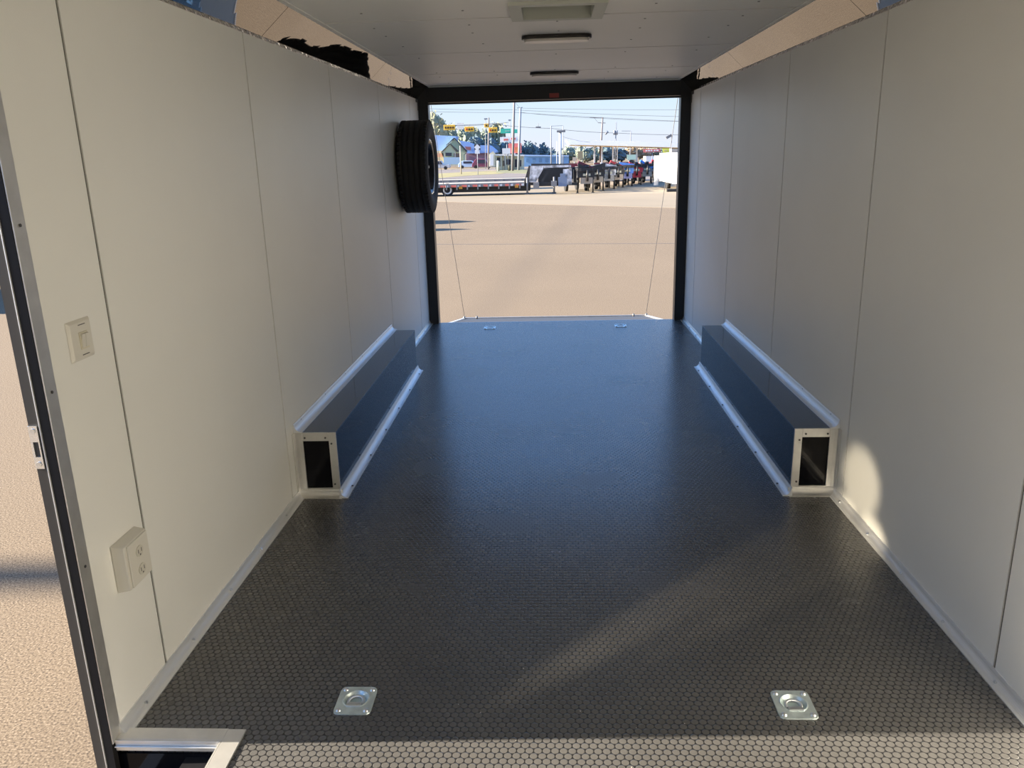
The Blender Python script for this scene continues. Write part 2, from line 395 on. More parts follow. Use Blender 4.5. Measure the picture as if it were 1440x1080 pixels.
# ---- wheel boxes
BLUEW = ALU2
def wheel_box(sd_, label):
    cxm = sd_ * (BWX + W(4.5)) / 2
    t = thing('wheel_box', label, 'wheel box', (cxm, BY0, 0), 'boxed-in wheel arches')
    X = lambda x: sd_ * x
    def bx(b, x0, x1, *r, m=0): b.box(*sorted((X(x0), X(x1))), *r, m)
    def wl(y): return W(y) - .0015
    b = MB(); Z = BH
    b.hexa([(X(BWX), BY0 + .004, Z - .006), (X(wl(BY0)), BY0 + .004, Z - .006), (X(wl(BY1)), BY1, Z - .006), (X(BWX), BY1, Z - .006)],
           [(X(BWX), BY0 + .004, Z), (X(wl(BY0)), BY0 + .004, Z), (X(wl(BY1)), BY1, Z), (X(BWX), BY1, Z)])
    b.build('top_panel', GLOSSTOP, t)
    b = MB(); bx(b, BWX, BWX + .006, BY0 + .004, BY1, .001, Z - .006); b.build('side_panel', GLOSSBLK, t)
    b = MB(); bx(b, BWX + .008, wl(BY1) - .002, BY1 - .008, BY1 - .001, .001, Z - .007); b.build('rear_panel', GLOSSBLK, t)
    b = MB(); bx(b, BWX + .02, wl(BY0) - .01, BY0 + .006, BY0 + .012, .01, Z - .01); b.build('end_panel', GLOSSBLK, t)
    # aluminium frame of the end facing the camera
    fr = MB(); y0, y1 = BY0 - .004, BY0 + .004
    bx(fr, BWX - .001, BWX + .034, y0, y1, .001, Z); bx(fr, wl(BY0) - .040, wl(BY0) - .001, y0, y1, .001, Z - .001)
    bx(fr, BWX + .034, wl(BY0) - .040, y0, y1, Z - .040, Z); bx(fr, BWX + .034, wl(BY0) - .040, y0 - .001, y1, .001, .040)
    f = fr.build('end_frame', ALU2, t, bevel=.0015)
    pr = MB()
    for (x, z) in ((BWX + .022, Z - .052), (BWX + .048, Z - .024), (wl(BY0) - .05, Z - .024), (BWX + .022, .06)):
        pr = MB(); pr.cyl((X(x), y0 - .003, z), (X(x), y0, z), .0045, n=8); pr.build('screw', SCREW, f)
    b = MB(); b.prism([(BY0 - .004 - q[0], q[1]) for q in cove_prof(.034)], 'x', X(BWX - .012), X(wl(BY0))); b.build('end_floor_trim', ALU2, t)
    # rail between box and floor
    b = MB(); pr_ = cove_prof(.040); n = len(pr_)
    b.prism([(X(BWX - q[0]), q[1]) for q in pr_], 'y', BY0 - .03, BY1 + .03); lo = b.build('floor_rail', ALU, t)
    # rail between box top and wall
    b = MB(); vs = [(X(W(y) - .0015 - p[0]), y, BH + p[1]) for y in (BY0 - .004, BY1 + .02) for p in pr_]
    b.add(vs, [(i, (i + 1) % n, n + (i + 1) % n, n + i) for i in range(n)], 0, False); b.add(vs, [tuple(range(n)), tuple(range(n, 2 * n))])
    hi = b.build('wall_rail', ALU, t)
    # vertical strip in the corner of wall and box end
    b = MB(); yy = BY0 - .004; b.prism([(X(W(yy) - .001), yy), (X(W(yy) - .001), yy - .022), (X(W(yy) - .004), yy - .022), (X(W(yy) - .005), yy - .008), (X(W(yy) - .009), yy - .003), (X(W(yy) - .022), yy)], 'z', .02, BH); b.build('corner_trim', ALU2, t)
    for k in range(6):
        y = BY0 + .10 + k * .405
        s = MB(); s.cyl((X(BWX - .030), y, .006), (X(BWX - .030), y, .009), .005, n=8); s.build('screw', SCREW, lo)
        s = MB(); s.cyl((X(W(y) - .004), y, BH + .030), (X(W(y) - .008), y, BH + .030), .005, n=8); s.build('screw', SCREW, hi)
    return t
wheel_box(-1, 'glossy black wheel box with aluminium trim along the left wall, beneath the spare tyre')
wheel_box(1, 'glossy black wheel box with aluminium trim along the right wall')

# ---- tie-down rings in the floor
def ring(x, y, label, group, flip=1):
    t = thing('tie_down_ring', label, 'tie-down ring', (x, y, 0), group)
    hx, hy, rr, z = .0535, .060, .016, .0035
    n = 48; outer = []; inner = []
    for i in range(n):
        a = 2 * PI * i / n; c, s = math.cos(a), math.sin(a)
        k = min((hx) / max(abs(c), 1e-6), (hy) / max(abs(s), 1e-6)); px, py = c * k, s * k
        qx, qy = hx - rr, hy - rr
        if abs(px) > qx and abs(py) > qy:
            ddx, ddy = abs(px) - qx, abs(py) - qy; l = math.hypot(ddx, ddy); px = math.copysign(qx + ddx / l * rr, px); py = math.copysign(qy + ddy / l * rr, py)
        outer.append((px, py)); ix, iy = .035 * c, .035 * s + .004; iy = max(iy, -.026); inner.append((ix, iy))
    loops = [[(p[0] * 1.0, p[1] * 1.0, .0002) for p in outer], [(p[0] * .985, p[1] * .985, z) for p in outer], [(p[0] * 1.12, p[1] * 1.12, z) for p in inner], [(p[0] * 1.03, p[1] * 1.03, z + .002) for p in inner], [(p[0] * .96, p[1] * .96, z) for p in inner], [(p[0] * .84, p[1] * .86, -.016) for p in inner], [(p[0] * .5, p[1] * .5, -.019) for p in inner], [(0, 0, -.019)] * n]
    b = MB(); vs = [(x + p[0], y + p[1] * flip, p[2]) for lp in loops for p in lp]
    b.add(vs, [(k * n + i, k * n + (i + 1) % n, (k + 1) * n + (i + 1) % n, (k + 1) * n + i) for k in range(3, len(loops) - 1) for i in range(n)], 0, True)
    b.add(vs, [(k * n + i, k * n + (i + 1) % n, (k + 1) * n + (i + 1) % n, (k + 1) * n + i) for k in range(3) for i in range(n)])
    b.build('pan_plate', ZINC, t)
    # D ring lying in the pan
    b = MB(); R, r = .0215, .0050; pts = []
    for i in range(25): a = -PI * .18 + (PI * 1.36) * i / 24; pts.append(Vector((x + R * math.cos(a), y + flip * (R * math.sin(a) + .003), -.003)))
    for i in range(24): b.cyl(pts[i], pts[i + 1], r, n=8)
    b.cyl(pts[0], pts[-1], r, n=8); b.build('ring', BOLT, t)
    b = MB(); b.box(x - .021, x + .021, *sorted((y - flip * .0290, y - flip * .0180)), -.010, .0085); b.build('ring_clamp', BOLT, t, bevel=.002)
    for ax in (-1, 1):
        for ay in (-1, 1):
            b = MB(); b.lathe([(.0085, z - .001), (.0075, z + .003), (.004, z + .0055), (0.0001, z + .006)], (x + ax * .039, y + ay * .045, 0), 'z', 12); b.build('bolt', BOLT, t)
    return t
ring(*RINGS[0], 'square zinc tie-down ring plate in the near floor, on the step well side', 'near tie-down rings')
ring(*RINGS[1], 'square zinc tie-down ring plate in the near floor, on the side away from the door', 'near tie-down rings')
ring(*RINGS[2], 'tiny far tie-down ring plate by the ramp, left of the pair', 'far tie-down rings')
ring(*RINGS[3], 'tiny far tie-down ring plate by the ramp, right of the pair', 'far tie-down rings')

# ---- ceiling vent
t = thing('roof_vent', 'square pale roof vent frame set in the white ceiling', 'vent', (0, 3.76, H))
b = MB(); o_, z0 = (-.205, .205, 3.555, 3.962), H - .014
for r in ((o_[0], VX0, o_[2], o_[3]), (VX1, o_[1], o_[2], o_[3]), (VX0, VX1, o_[2], VY0), (VX0, VX1, VY1, o_[3])): b.box(*r, z0, H - .0005)
b.build('vent_frame', PLAST2, t)
b = MB()
s_ = .0
zt = H + .062
b.hexa([(VX0, VY1, z0 + .001), (VX1, VY1, z0 + .001), (VX1, VY1 + .004, z0 + .001), (VX0, VY1 + .004, z0 + .001)], [(VX0, VY1 - .004, zt), (VX1, VY1 - .004, zt), (VX1, VY1 - .001, zt), (VX0, VY1 - .001, zt)])
b.box(VX0 + .0, VX0 + .003, VY0, VY1, z0 + .001, zt); b.box(VX1 - .003, VX1, VY0, VY1, z0 + .001, zt); b.box(VX0, VX1, VY0, VY0 + .003, z0 + .001, zt)
b.build('vent_sleeve', PLAST2, t)
b = MB(); b.box(VX0, VX1, VY0, VY1, zt + .001, zt + .006); b.build('vent_screen', BLKDK, t)
b = MB(); b.box(VX0 - .03, VX1 + .03, VY0 - .03, VY1 + .03, H + .0705, H + .11); b.build('vent_lid', PLAST2, t, bevel=.01)

# ---- two strip lights
def strip(y, label):
    t = thing('strip_light', label, 'ceiling light', (0.003, y, H), 'strip lights on the ceiling')
    def caps(hw, hd, n=8):
        pts = []
        for i in range(n + 1): a = -PI / 2 + PI * i / n; pts.append((hw - hd + hd * math.cos(a), y + hd * math.sin(a)))
        for i in range(n + 1): a = PI / 2 + PI * i / n; pts.append((-hw + hd + hd * math.cos(a), y + hd * math.sin(a)))
        return [(p[0] + .003, p[1]) for p in pts]
    b = MB(); b.prism(caps(.184, .062), 'z', H - .018, H - .0005, sm=True); b.build('housing', mat('smoked bezel', (.05, .045, .045), .3, .5), t, bevel=.002)
    b = MB(); b.prism(caps(.170, .050), 'z', H - .032, H - .0182, sm=True); b.build('lens', LENS, t, bevel=.002)
    for s in (-1, 1):
        b = MB(); b.cyl((.003 + s * .177, y, H - .0215), (.003 + s * .177, y, H - .0182), .006, n=8); b.build('screw', BOLT, t)
strip(4.53, 'long strip light between the roof vent and the farther light')
strip(6.42, 'small-looking strip light nearest the rear opening')

# ---- spare tyre on the left wall
YC, ZC, R = 6.40, 1.432, .348
xi, xo = -W(YC) + .016, -.944
t = thing('spare_tyre', 'black spare tyre with black rim mounted flat on the left wall', 'tyre', ((xi + xo) / 2, YC, ZC))
hw_ = (xo - xi) / 2; prof = []
for (u, r) in ((-.80, .205), (-.92, .225), (-1.0, .265), (-.98, .30), (-.90, .328), (-.80, .340)): prof.append((r, u * hw_))
gro = [-.62, -.25, .12, .5]
prof += [(.3445, -.72 * hw_)]
for g in gro: prof += [(R - .002 * abs(g), (g - .05) * hw_), (R - .010, (g - .035) * hw_), (R - .010, (g + .035) * hw_), (R - .002 * abs(g), (g + .05) * hw_)]
prof += [(.3445, .72 * hw_), (.340, .80 * hw_), (.328, .90 * hw_), (.30, .98 * hw_), (.265, 1.0 * hw_), (.225, .92 * hw_), (.205, .80 * hw_)]
b = MB(); b.lathe(prof, ((xi + xo) / 2, YC, ZC), 'x', 72)
for i in range(60):       # tread sipes as raised lugs at both shoulders
    a = 2 * PI * i / 60
    for s in (-1, 1):
        M_ = Matrix.Translation(((xi + xo) / 2, YC, ZC)) @ Matrix.Rotation(a, 4, 'X')
        b.box(*sorted((s * .70 * hw_, s * .90 * hw_)), -.012, .010, .332, .3475, 0, M_)
b.build('tread_and_sidewall', TYRE, t)
xm = (xi + xo) / 2
b = MB(); b.lathe([(.207, -.80 * hw_), (.198, -.70 * hw_), (.185, -.3 * hw_), (.182, .35 * hw_), (.196, .72 * hw_), (.212, .82 * hw_), (.208, .86 * hw_), (.190, .78 * hw_), (.176, .42 * hw_), (.160, .25 * hw_), (.10, .38 * hw_), (.062, .50 * hw_), (.045, .50 * hw_), (.0005, .45 * hw_)], (xm, YC, ZC), 'x', 48)
rim = b.build('rim', RIMM, t)
for i in range(5):
    a = 2 * PI * i / 5; b = MB(); p = Vector((xm + .40 * hw_, YC + .057 * math.cos(a) * 1.0, ZC + .057 * math.sin(a))); b.cyl(p, p + Vector((.028, 0, 0)), .010, n=6); b.build('lug_nut', CHROME, rim)
b = MB(); b.box(-W(YC) + .0, xi + .05, YC - .05, YC + .05, ZC - .18, ZC + .18); b.cyl((xi + .05, YC, ZC), (xm + .7 * hw_, YC, ZC), .012); b.build('wall_bracket', BLKPAINT, t)

# ---- wall switch plate and outlet by the side door
def wx(y, o): return -(W(y)) + o
t = thing('light_switch', 'square ivory light switch plate on the left wall by the side door', 'switch', (-1.23, 1.915, 1.075))
b = MB(); y0, y1, z0, z1 = 1.862, 1.966, 1.022, 1.126; X0 = -W(1.915) + .0002
b.hexa([(X0, y0, z0), (X0, y1, z0), (X0, y1, z1), (X0, y0, z1)], [(X0 + .007, y0 + .008, z0 + .008), (X0 + .007, y1 - .008, z0 + .008), (X0 + .007, y1 - .008, z1 - .008), (X0 + .007, y0 + .008, z1 - .008)])
b.build('face_plate', PLAST, t, bevel=.0015)
b = MB(); b.box(X0 + .0071, X0 + .0095, 1.901, 1.938, 1.050, 1.094); fr = b.build('rocker_frame', mat('cream plastic', (.72, .68, .55), .35), t, bevel=.001)
for k in (0, 1):
    b = MB(); ya = 1.904 + k * .0165; b.hexa([(X0 + .0095, ya, 1.055), (X0 + .0095, ya + .0145, 1.055), (X0 + .0095, ya + .0145, 1.089), (X0 + .0095, ya, 1.089)], [(X0 + .0115, ya, 1.055), (X0 + .0115, ya + .0145, 1.055), (X0 + .015, ya + .0145, 1.089), (X0 + .015, ya, 1.089)]); b.build('rocker', PLAST, fr, bevel=.0008)
for z in (1.036, 1.112):
    b = MB(); b.box(X0 + .007, X0 + .0076, 1.905, 1.935, z - .001, z + .001); b.build('slot_mark', SCREW, t)
t = thing('power_outlet', 'surface-mounted ivory power outlet box low on the left wall', 'outlet', (-1.23, 1.95, .385))
b = MB(); X0 = -W(1.95) + .0002; y0, y1, z0, z1 = 1.882, 2.012, .372, .512
b.hexa([(X0, y0, z0), (X0, y1, z0), (X0, y1, z1), (X0, y0, z1)], [(X0 + .036, y0 + .004, z0 + .006), (X0 + .036, y1 - .004, z0 + .006), (X0 + .036, y1 - .004, z1 - .006), (X0 + .036, y0 + .004, z1 - .006)])
b.build('back_box', PLAST, t, bevel=.003)
b = MB(); b.box(X0 + .0361, X0 + .040, y0 + .014, y1 - .010, z0 + .008, z1 - .008); fp = b.build('face_plate', PLAST, t, bevel=.002)
for zc in (.412, .466):
    b = MB(); b.prism([(1.950 + .019 * math.cos(a) * 1.0, zc + .016 * math.sin(a)) for a in [2 * PI * i / 16 for i in range(16)]], 'x', X0 + .040, X0 + .0425); so = b.build('socket', mat('socket ivory', (.66, .64, .56), .35), fp, bevel=.0006)
    b = MB(); b.box(X0 + .0425, X0 + .0429, 1.940, 1.9425, zc - .004, zc + .007); b.box(X0 + .0425, X0 + .0429, 1.9565, 1.959, zc - .004, zc + .007); b.box(X0 + .0425, X0 + .0429, 1.947, 1.952, zc - .012, zc - .008); b.build('slots', SCREW, fp)

# ---- side door jamb, latch plate and step well
jx = lambda a, b_: sorted((-a, -b_))
b = MB(); b.box(-1.2325, -1.2290, D1 - .018, D1 + .026, .0, DZ); struct(b.build('trim_14', ALU2, bevel=.0008))
b = MB(); b.cyl((-1.228, D1 + .004, 1.37), (-1.2265, D1 + .004, 1.37), .004, n=8); b.cyl((-1.228, D1 + .004, .98), (-1.2265, D1 + .004, .98), .004, n=8); b.cyl((-1.228, D1 + .004, .52), (-1.2265, D1 + .004, .52), .004, n=8); struct(b.build('trim_15', SCREW))
b = MB(); b.box(-1.2555, -1.2328, D1 - .020, D1 - .001, GZ + .25, DZ + .02); struct(b.build('trim_16', BLKDK))
b = MB(); b.box(-1.2576, -1.2556, D1 - .024, D1 - .001, GZ + .25, DZ + .02); struct(b.build('trim_17', ALU))
b = MB(); b.box(-1.284, -1.2578, D1 - .022, D1 - .001, GZ + .25, DZ + .03); b.box(-1.287, -1.2845, D1 - .006, D1 + .06, GZ + .25, 2.16); struct(b.build('trim_18', GREYJ))
t = thing('strike_plate', 'bright metal strike plate with square hole on the black side door jamb', 'strike plate', (-1.27, D1 - .01, .80))
b = MB(); z0, z1 = .797, .905
for r in ((-1.284, -1.262, z0, z0 + .030), (-1.284, -1.262, z1 - .040, z1), (-1.284, -1.2785, z0 + .030, z1 - .040), (-1.2655, -1.262, z0 + .030, z1 - .040)): b.box(r[0], r[1], D1 - .0255, D1 - .0222, r[2], r[3])
b.build('plate', mat('bright nickel', (.9, .93, .95), .2, .9), t)
for z in (z0 + .012, z1 - .012):
    b = MB(); b.cyl((-1.273, D1 - .028, z), (-1.273, D1 - .0255, z), .006, n=10); b.build('screw', BOLT, t)
b = MB(); b.box(-1.29, -.905, D0, 1.775, -.262, -.25); b.box(-.911, -.905, D0, 1.775, -.25, -.05); b.box(-1.29, -.905, 1.768, 1.775, -.25, -.05); b.box(-1.29, -.905, D0 - .01, D0, -.25, -.01)
struct(b.build('trim_19', GLOSSBLK))
b = MB(); b.box(-1.286, -1.235, D0, 1.755, -.249, -.235); struct(b.build('trim_20', ALU2, bevel=.002))
b = MB(); b.box(-1.229, -.936, 1.757, 1.802, .0003, .006); b.box(-1.229, -.936, 1.750, 1.757, -.026, .006); b.box(-1.229, -.936, 1.744, 1.7495, -.013, -.009); struct(b.build('trim_21', ALU2, bevel=.001))
b = MB(); b.box(-.936, -.886, D0, 1.800, .0004, .0062); b.box(-.942, -.9362, D0, 1.757, -.03, .0062); struct(b.build('trim_22', ALU2, bevel=.001))
# door head and front jamb
b = MB(); b.box(-1.285, -1.232, D0 - .02, D1, DZ, DZ + .03); b.box(-1.285, -1.232, D0 - .02, D0, -.24, DZ); struct(b.build('trim_23', BLKPAINT))

# ---- ramp door and its cables
t = thing('ramp_door', 'pale grey ramp door lowered outside the rear opening', 'ramp', (0, 7.40, -.02))
ra, rb = Vector((0, 7.40, -.03)), Vector((0, 9.10, -.306))
b = MB(); n_ = (rb - ra).normalized().cross(Vector((1, 0, 0))) * -1
if n_.z < 0: n_ = -n_
for (x0, x1) in ((-1.07, 1.07),):
    p = lambda x, q, d: Vector((x, q.y, q.z)) + n_ * d
    b.hexa([p(x0, ra, -.05), p(x1, ra, -.05), p(x1, rb, -.05), p(x0, rb, -.05)], [p(x0, ra, 0), p(x1, ra, 0), p(x1, rb, 0), p(x0, rb, 0)])
b.build('ramp_panel', RAMPM, t)
for s in (-1, 1):
    b = MB(); b.bar(ra + Vector((s * 1.055, 0, .004)), rb + Vector((s * 1.055, 0, .004)), .035, .008); b.build('edge_strip', ALU2, t)
b = MB(); b.bar(Vector((-1.07, rb.y, rb.z - .012)), Vector((1.07, rb.y, rb.z - .012)), .012, .05); b.build('end_strip', ALU2, t)
b = MB(); b.cyl((-1.07, 7.385, -.012), (1.07, 7.385, -.012), .010); b.build('hinge', ALU2, t)
for sx_ in (-1.045, -.90, .90, 1.045):
    b = MB(); q = rb - (rb - ra) * .03; b.cyl((sx_, q.y, q.z - .01), (sx_, q.y, q.z + .03), .012, n=10); b.build('latch_post', SEAM, t)
for s, nm in ((-1, 'thin dark ramp cable on the left of the rear opening'), (1, 'thin dark ramp cable on the right of the rear opening')):
    b = MB(); b.cyl((s * 1.088, Y1 + .13, 1.95), (s * 1.045, rb.y - .05, rb.z + .045), .0028, n=6)
    o = b.build('ramp_cable', WIRE, None, (s * 1.05, 7.4, 0)); tag(o, nm, 'cable', 'ramp cables')

# ---- underside of the trailer and its landing, so it stands on the ground
b = MB(); b.box(-1.05, -.95, Y0, 7.3, GZ + .32, -.06); b.box(.95, 1.05, Y0, 7.3, GZ + .32, -.06)
for y in (.0, 2.5, 4.5, 6.8): b.box(-.95, .95, y, y + .08, GZ + .4, -.06)
struct(b.build('trim_24', BLKPAINT))
b = MB()
for y in (4.0, 4.9):
    for s in (-1, 1): b.lathe([(.0001, -.1), (.2, -.1), (.34, -.09), (.35, -.06), (.35, .06), (.34, .09), (.2, .1), (.0001, .1)], (s * 1.13, y, GZ + .352), 'x', 28)
struct(b.build('trim_25', TYRE))

# ------------------------------------------------------------------ outside ground
def slab(name, pts, z, m, th=.02):
    b = MB(); b.prism(pts, 'z', z - th, z); return struct(b.build(name, m))
slab('ground', [(-500, -150), (500, -150), (500, 700), (-500, 700)], GZ, ASPH, .5)
slab('ground_concrete', [(-80, 52.0), (-5.876, 41.466), (4.9, 32.4), (60, 18), (60, 66), (-80, 66)], GZ + .006, CONC)
slab('ground_road', [(-120, 66), (120, 66), (120, 160), (-120, 160)], GZ + .008, ROAD)
def G(px, py): d = _fw + _R * ((px - 720) / F) - _U * ((py - 540) / F); q = EYE + d * ((GZ - CZ) / d.z); return (q.x, q.y)
slab('ground_verge', [G(560, 252.5), G(612, 251), G(660, 247), G(705, 244.5), G(716, 242.5), G(690, 240.5), G(655, 242), G(612, 244.5), G(560, 247)], GZ + .02, GRASS)
slab('ground_verge', [G(698, 243), G(760, 244.5), G(800, 243), G(800, 240), G(735, 238.8), G(698, 239)], GZ + .025, GRASS2)
slab('ground_walk', [(-150, 160), (150, 160), (150, 178), (-150, 178)], GZ + .03, CONC)
# joint across the lot
b = MB(); b.hexa([(-30, 24.58, GZ - .01), (30, 15.2, GZ - .01), (30, 15.26, GZ - .01), (-30, 24.64, GZ - .01)], [(-30, 24.58, GZ + .003), (30, 15.2, GZ + .003), (30, 15.26, GZ + .003), (-30, 24.64, GZ + .003)])
struct(b.build('ground_joint', mat('tar joint', (.09, .08, .075), .8)))
# ------------------------------------------------------------------ beyond the lot
def P(name, col, rough=.6, metal=0., **k): return mat(name, col, rough, metal, **k)
STEELB = P('black trailer steel', (.02, .02, .022), .45)
STEELG = P('grey trailer steel', (.18, .18, .19), .5)
PLATE = P('silver checker plate', (.50, .50, .53), .45, .5, var=(3.2, .6))
DECK = P('bleached deck boards', (.36, .32, .27), .8)
TAN = P('tan primer panel', (.42, .34, .26), .7)
RED = P('red trailer paint', (.70, .04, .05), .4); BLUE = P('blue trailer paint', (.05, .26, .75), .4)
MAROON = P('maroon paint', (.12, .015, .03), .4); REFR = P('red reflective tape', (.6, .13, .10), .5); REFW = P('white reflective tape', (.75, .72, .70), .5)
AMBER = P('amber lens', (.55, .25, .03), .4); WHITEP = P('white trailer skin', (.78, .78, .76), .35)
POLEW = P('weathered wood pole', (.205, .185, .185), .9); POLEG = P('grey steel pole', (.26, .28, .31), .6); POLEWH = P('white painted pole', (.72, .72, .70), .5)
SIGY = P('yellow signal housing', (.85, .50, .06), .5); SIGK = P('dark signal lens', (.05, .02, .015), .3); SIGR = P('red signal lens', (.5, .05, .02), .3)
GREENS = P('green sign face', (.05, .50, .36), .5); WHITES = P('white sign face', (.78, .77, .76), .5); REDS = P('red sign face', (.62, .16, .15), .5); YELS = P('yellow sign face', (.75, .75, .10), .5)
ROOFB = P('blue metal roof', (.25, .40, .72), .45, bump=(3, .1)); GAB = P('sage green siding', (.46, .50, .33), .7); TRIMD = P('dark gable trim', (.05, .05, .05), .6)
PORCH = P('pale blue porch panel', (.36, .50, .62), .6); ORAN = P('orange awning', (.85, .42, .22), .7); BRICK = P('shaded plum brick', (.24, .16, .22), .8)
GLASSD = P('dark window glass', (.03, .035, .06), .1); CREAM = P('cream wall', (.66, .60, .44), .7); CREAM2 = P('pale stone column', (.62, .62, .50), .7)
BLDB = P('pale blue cladding', (.18, .34, .56), .6); CANW = P('canopy fascia', (.95, .94, .90), .6); CANU = P('canopy soffit', (.80, .62, .36), .7)
LEAF = [P('leaf olive', (.27, .28, .18), .9, var=(.8, .3)), P('leaf grey green', (.21, .25, .20), .9, var=(.8, .3)), P('leaf hazed blue green', (.10, .155, .185), .9, var=(.8, .3)), P('leaf russet', (.32, .25, .17), .9, var=(.8, .3))]  # blue green has the distance haze painted into the leaf colour
BARK = P('bark', (.10, .08, .06), .9)
def V(px, py, Y): return at(px, py, Y)
def ground(px, Y): q = at(px, 230, Y); return Vector((q.x, q.y, GZ))

# -- two gooseneck flatbeds lying across the lot
def wheel(b_, p, r, wd, ax=Vector((0, 1, 0)), m=0):
    p = Vector(p); b_.cyl(p - ax * wd / 2, p + ax * wd / 2, r, n=20, m=m)
def flatbed(Y, px_end, label, tape, loc_dz=0):
    q = ground(px_end, Y); x1 = q.x; x0 = x1 - 10.5; zt = .10 + loc_dz; dy = 2.3
    t = thing('flatbed_trailer', label, 'trailer', (x1, Y, GZ), 'flatbed trailers')
    b = MB(); b.box(x0, x1, Y, Y + dy, zt - .06, zt); b.build('deck', DECK, t)
    b = MB(); b.box(x0, x1, Y - .06, Y, zt - .20, zt - .0); b.box(x0, x1, Y + dy, Y + dy + .06, zt - .2, zt + .03)
    k = 0
    while x0 + k * .6 < x1: b.box(x0 + k * .6, x0 + k * .6 + .07, Y - .12, Y - .06, zt - .34, zt - .04); k += 1
    rail = b.build('side_rail', STEELG, t)
    b = MB(); b.box(x0, x1 + .3, Y + .35, Y + .50, zt - .50, zt - .07); b.box(x0, x1 + .3, Y + dy - .5, Y + dy - .35, zt - .5, zt - .07)
    b.box(x0, x1, Y + .1, Y + dy - .1, zt - .24, zt - .07); b.build('frame_beam', STEELB, t)
    if tape:
        k = 0
        while x0 + k * .62 < x1 - .4:
            b = MB(); a = x0 + k * .62 + .1; b.box(a, a + .30, Y - .075, Y - .0605, zt - .19, zt - .08, 0); b.box(a + .30, a + .45, Y - .075, Y - .0605, zt - .19, zt - .08, 1); b.build('reflective_strip', [REFR, REFW], rail); k += 1
        for a in (-3.75, -.55):
            b = MB(); b.box(x1 + a, x1 + a + .2, Y - .09, Y - .061, zt - .30, zt - .14); b.build('marker_lamp', AMBER, rail)
    for a in (-5.35, -4.45):
        if tape:
            wt = MB(); wheel(wt, (x1 + a, Y + .30, GZ + .36), .36, .24); wo_ = wt.build('wheel', TYRE, t)
            wt = MB(); wt.lathe([(.17, -.005), (.25, -.012), (.255, 0.0)], (x1 + a, Y + .175, GZ + .36), 'y', 20); wt.build('rim_ring', WHITES, wo_)
    return t, x1
fb, fx = flatbed(46.8, 737, 'gooseneck flatbed trailer with red and white tape along its side rail', True)
# its neck, uprights, tool boxes and jacks
Yf = 46.8
def neckpart(nm, m, f):
    b = MB(); f(b); b.build(nm, m, fb)
def pq(px, py, dy=0.): q = V(px, py, Yf + dy); return Vector((q.x, Yf + dy, q.z))
def f1(b):
    for dy in (.2, 1.9):
        a, c, d_ = pq(740, 258, dy), pq(747, 233.5, dy), pq(800, 233.5, dy)
        b.bar(a, c, .14, .28); b.bar(c, d_, .14, .26); b.bar(pq(762, 256, dy), pq(772, 238, dy), .1, .14)
        b.bar(pq(736, 258.5, dy), pq(812, 258.5, dy), .12, .16)
neckpart('gooseneck', STEELB, f1)
def f0(b):
    a, c = pq(757, 262, 1.7), pq(797, 236.5, 1.7); b.box(a.x, c.x, Yf + 1.6, Yf + 1.7, a.z, c.z)
neckpart('dark_fill_panel', STEELB, f0)  # black sheet added as fill for the dark interior of the neck
def f2(b):
    a, c = pq(744, 256, .05), pq(757, 233, .05); x0, x1 = a.x, c.x
    b.prism([(x0, a.z), (x1 - .15, a.z), (x1 + .25, a.z + .65), (x1 + .3, c.z), (x0 + .1, c.z)], 'y', Yf + .02, Yf + .12)
    b.box(x1 + .3, pq(802, 0, .05).x, Yf + .02, Yf + .12, c.z - .12, c.z)
    r0, r1 = pq(792, 260, .05), pq(804, 235, .05); b.box(r0.x, r1.x, Yf + .02, Yf + .12, r0.z, r1.z - .1)
neckpart('checker_plate_guard', PLATE, f2)
def f3(b): a, c = pq(775, 262, -.2), pq(783, 254.5, -.2); b.box(a.x, c.x, Yf - .3, Yf + .3, a.z, c.z)
def f3b(b): a, c = pq(750, 266, -.2), pq(758, 257, -.2); b.box(a.x, c.x, Yf - .3, Yf + .3, a.z, c.z)
neckpart('tool_box', STEELG, f3); neckpart('tool_box', STEELG, f3b)
def f4(b): a, c = pq(785, 262, 0), pq(797, 244, 0); b.box(a.x, c.x, Yf - .25, Yf + .2, a.z, a.z + .5); b.box(a.x + .12, c.x - .1, Yf - .25, Yf + .1, a.z + .5, c.z)
neckpart('winch_box', P('steel blue box', (.18, .23, .34), .4, .3), f4)
for dx in (741, 779):
    for dy in (0, 1.9):
        b = MB(); q = pq(dx, 240, dy); b.cyl((q.x, q.y, GZ), (q.x, q.y, .35), .055, n=8); b.box(q.x - .12, q.x + .12, q.y - .12, q.y + .12, GZ, GZ + .03); b.build('jack', STEELG, fb)
flatbed(54.5, 738, 'second flatbed trailer with a bright deck edge, parked behind the taped one', False, .02)

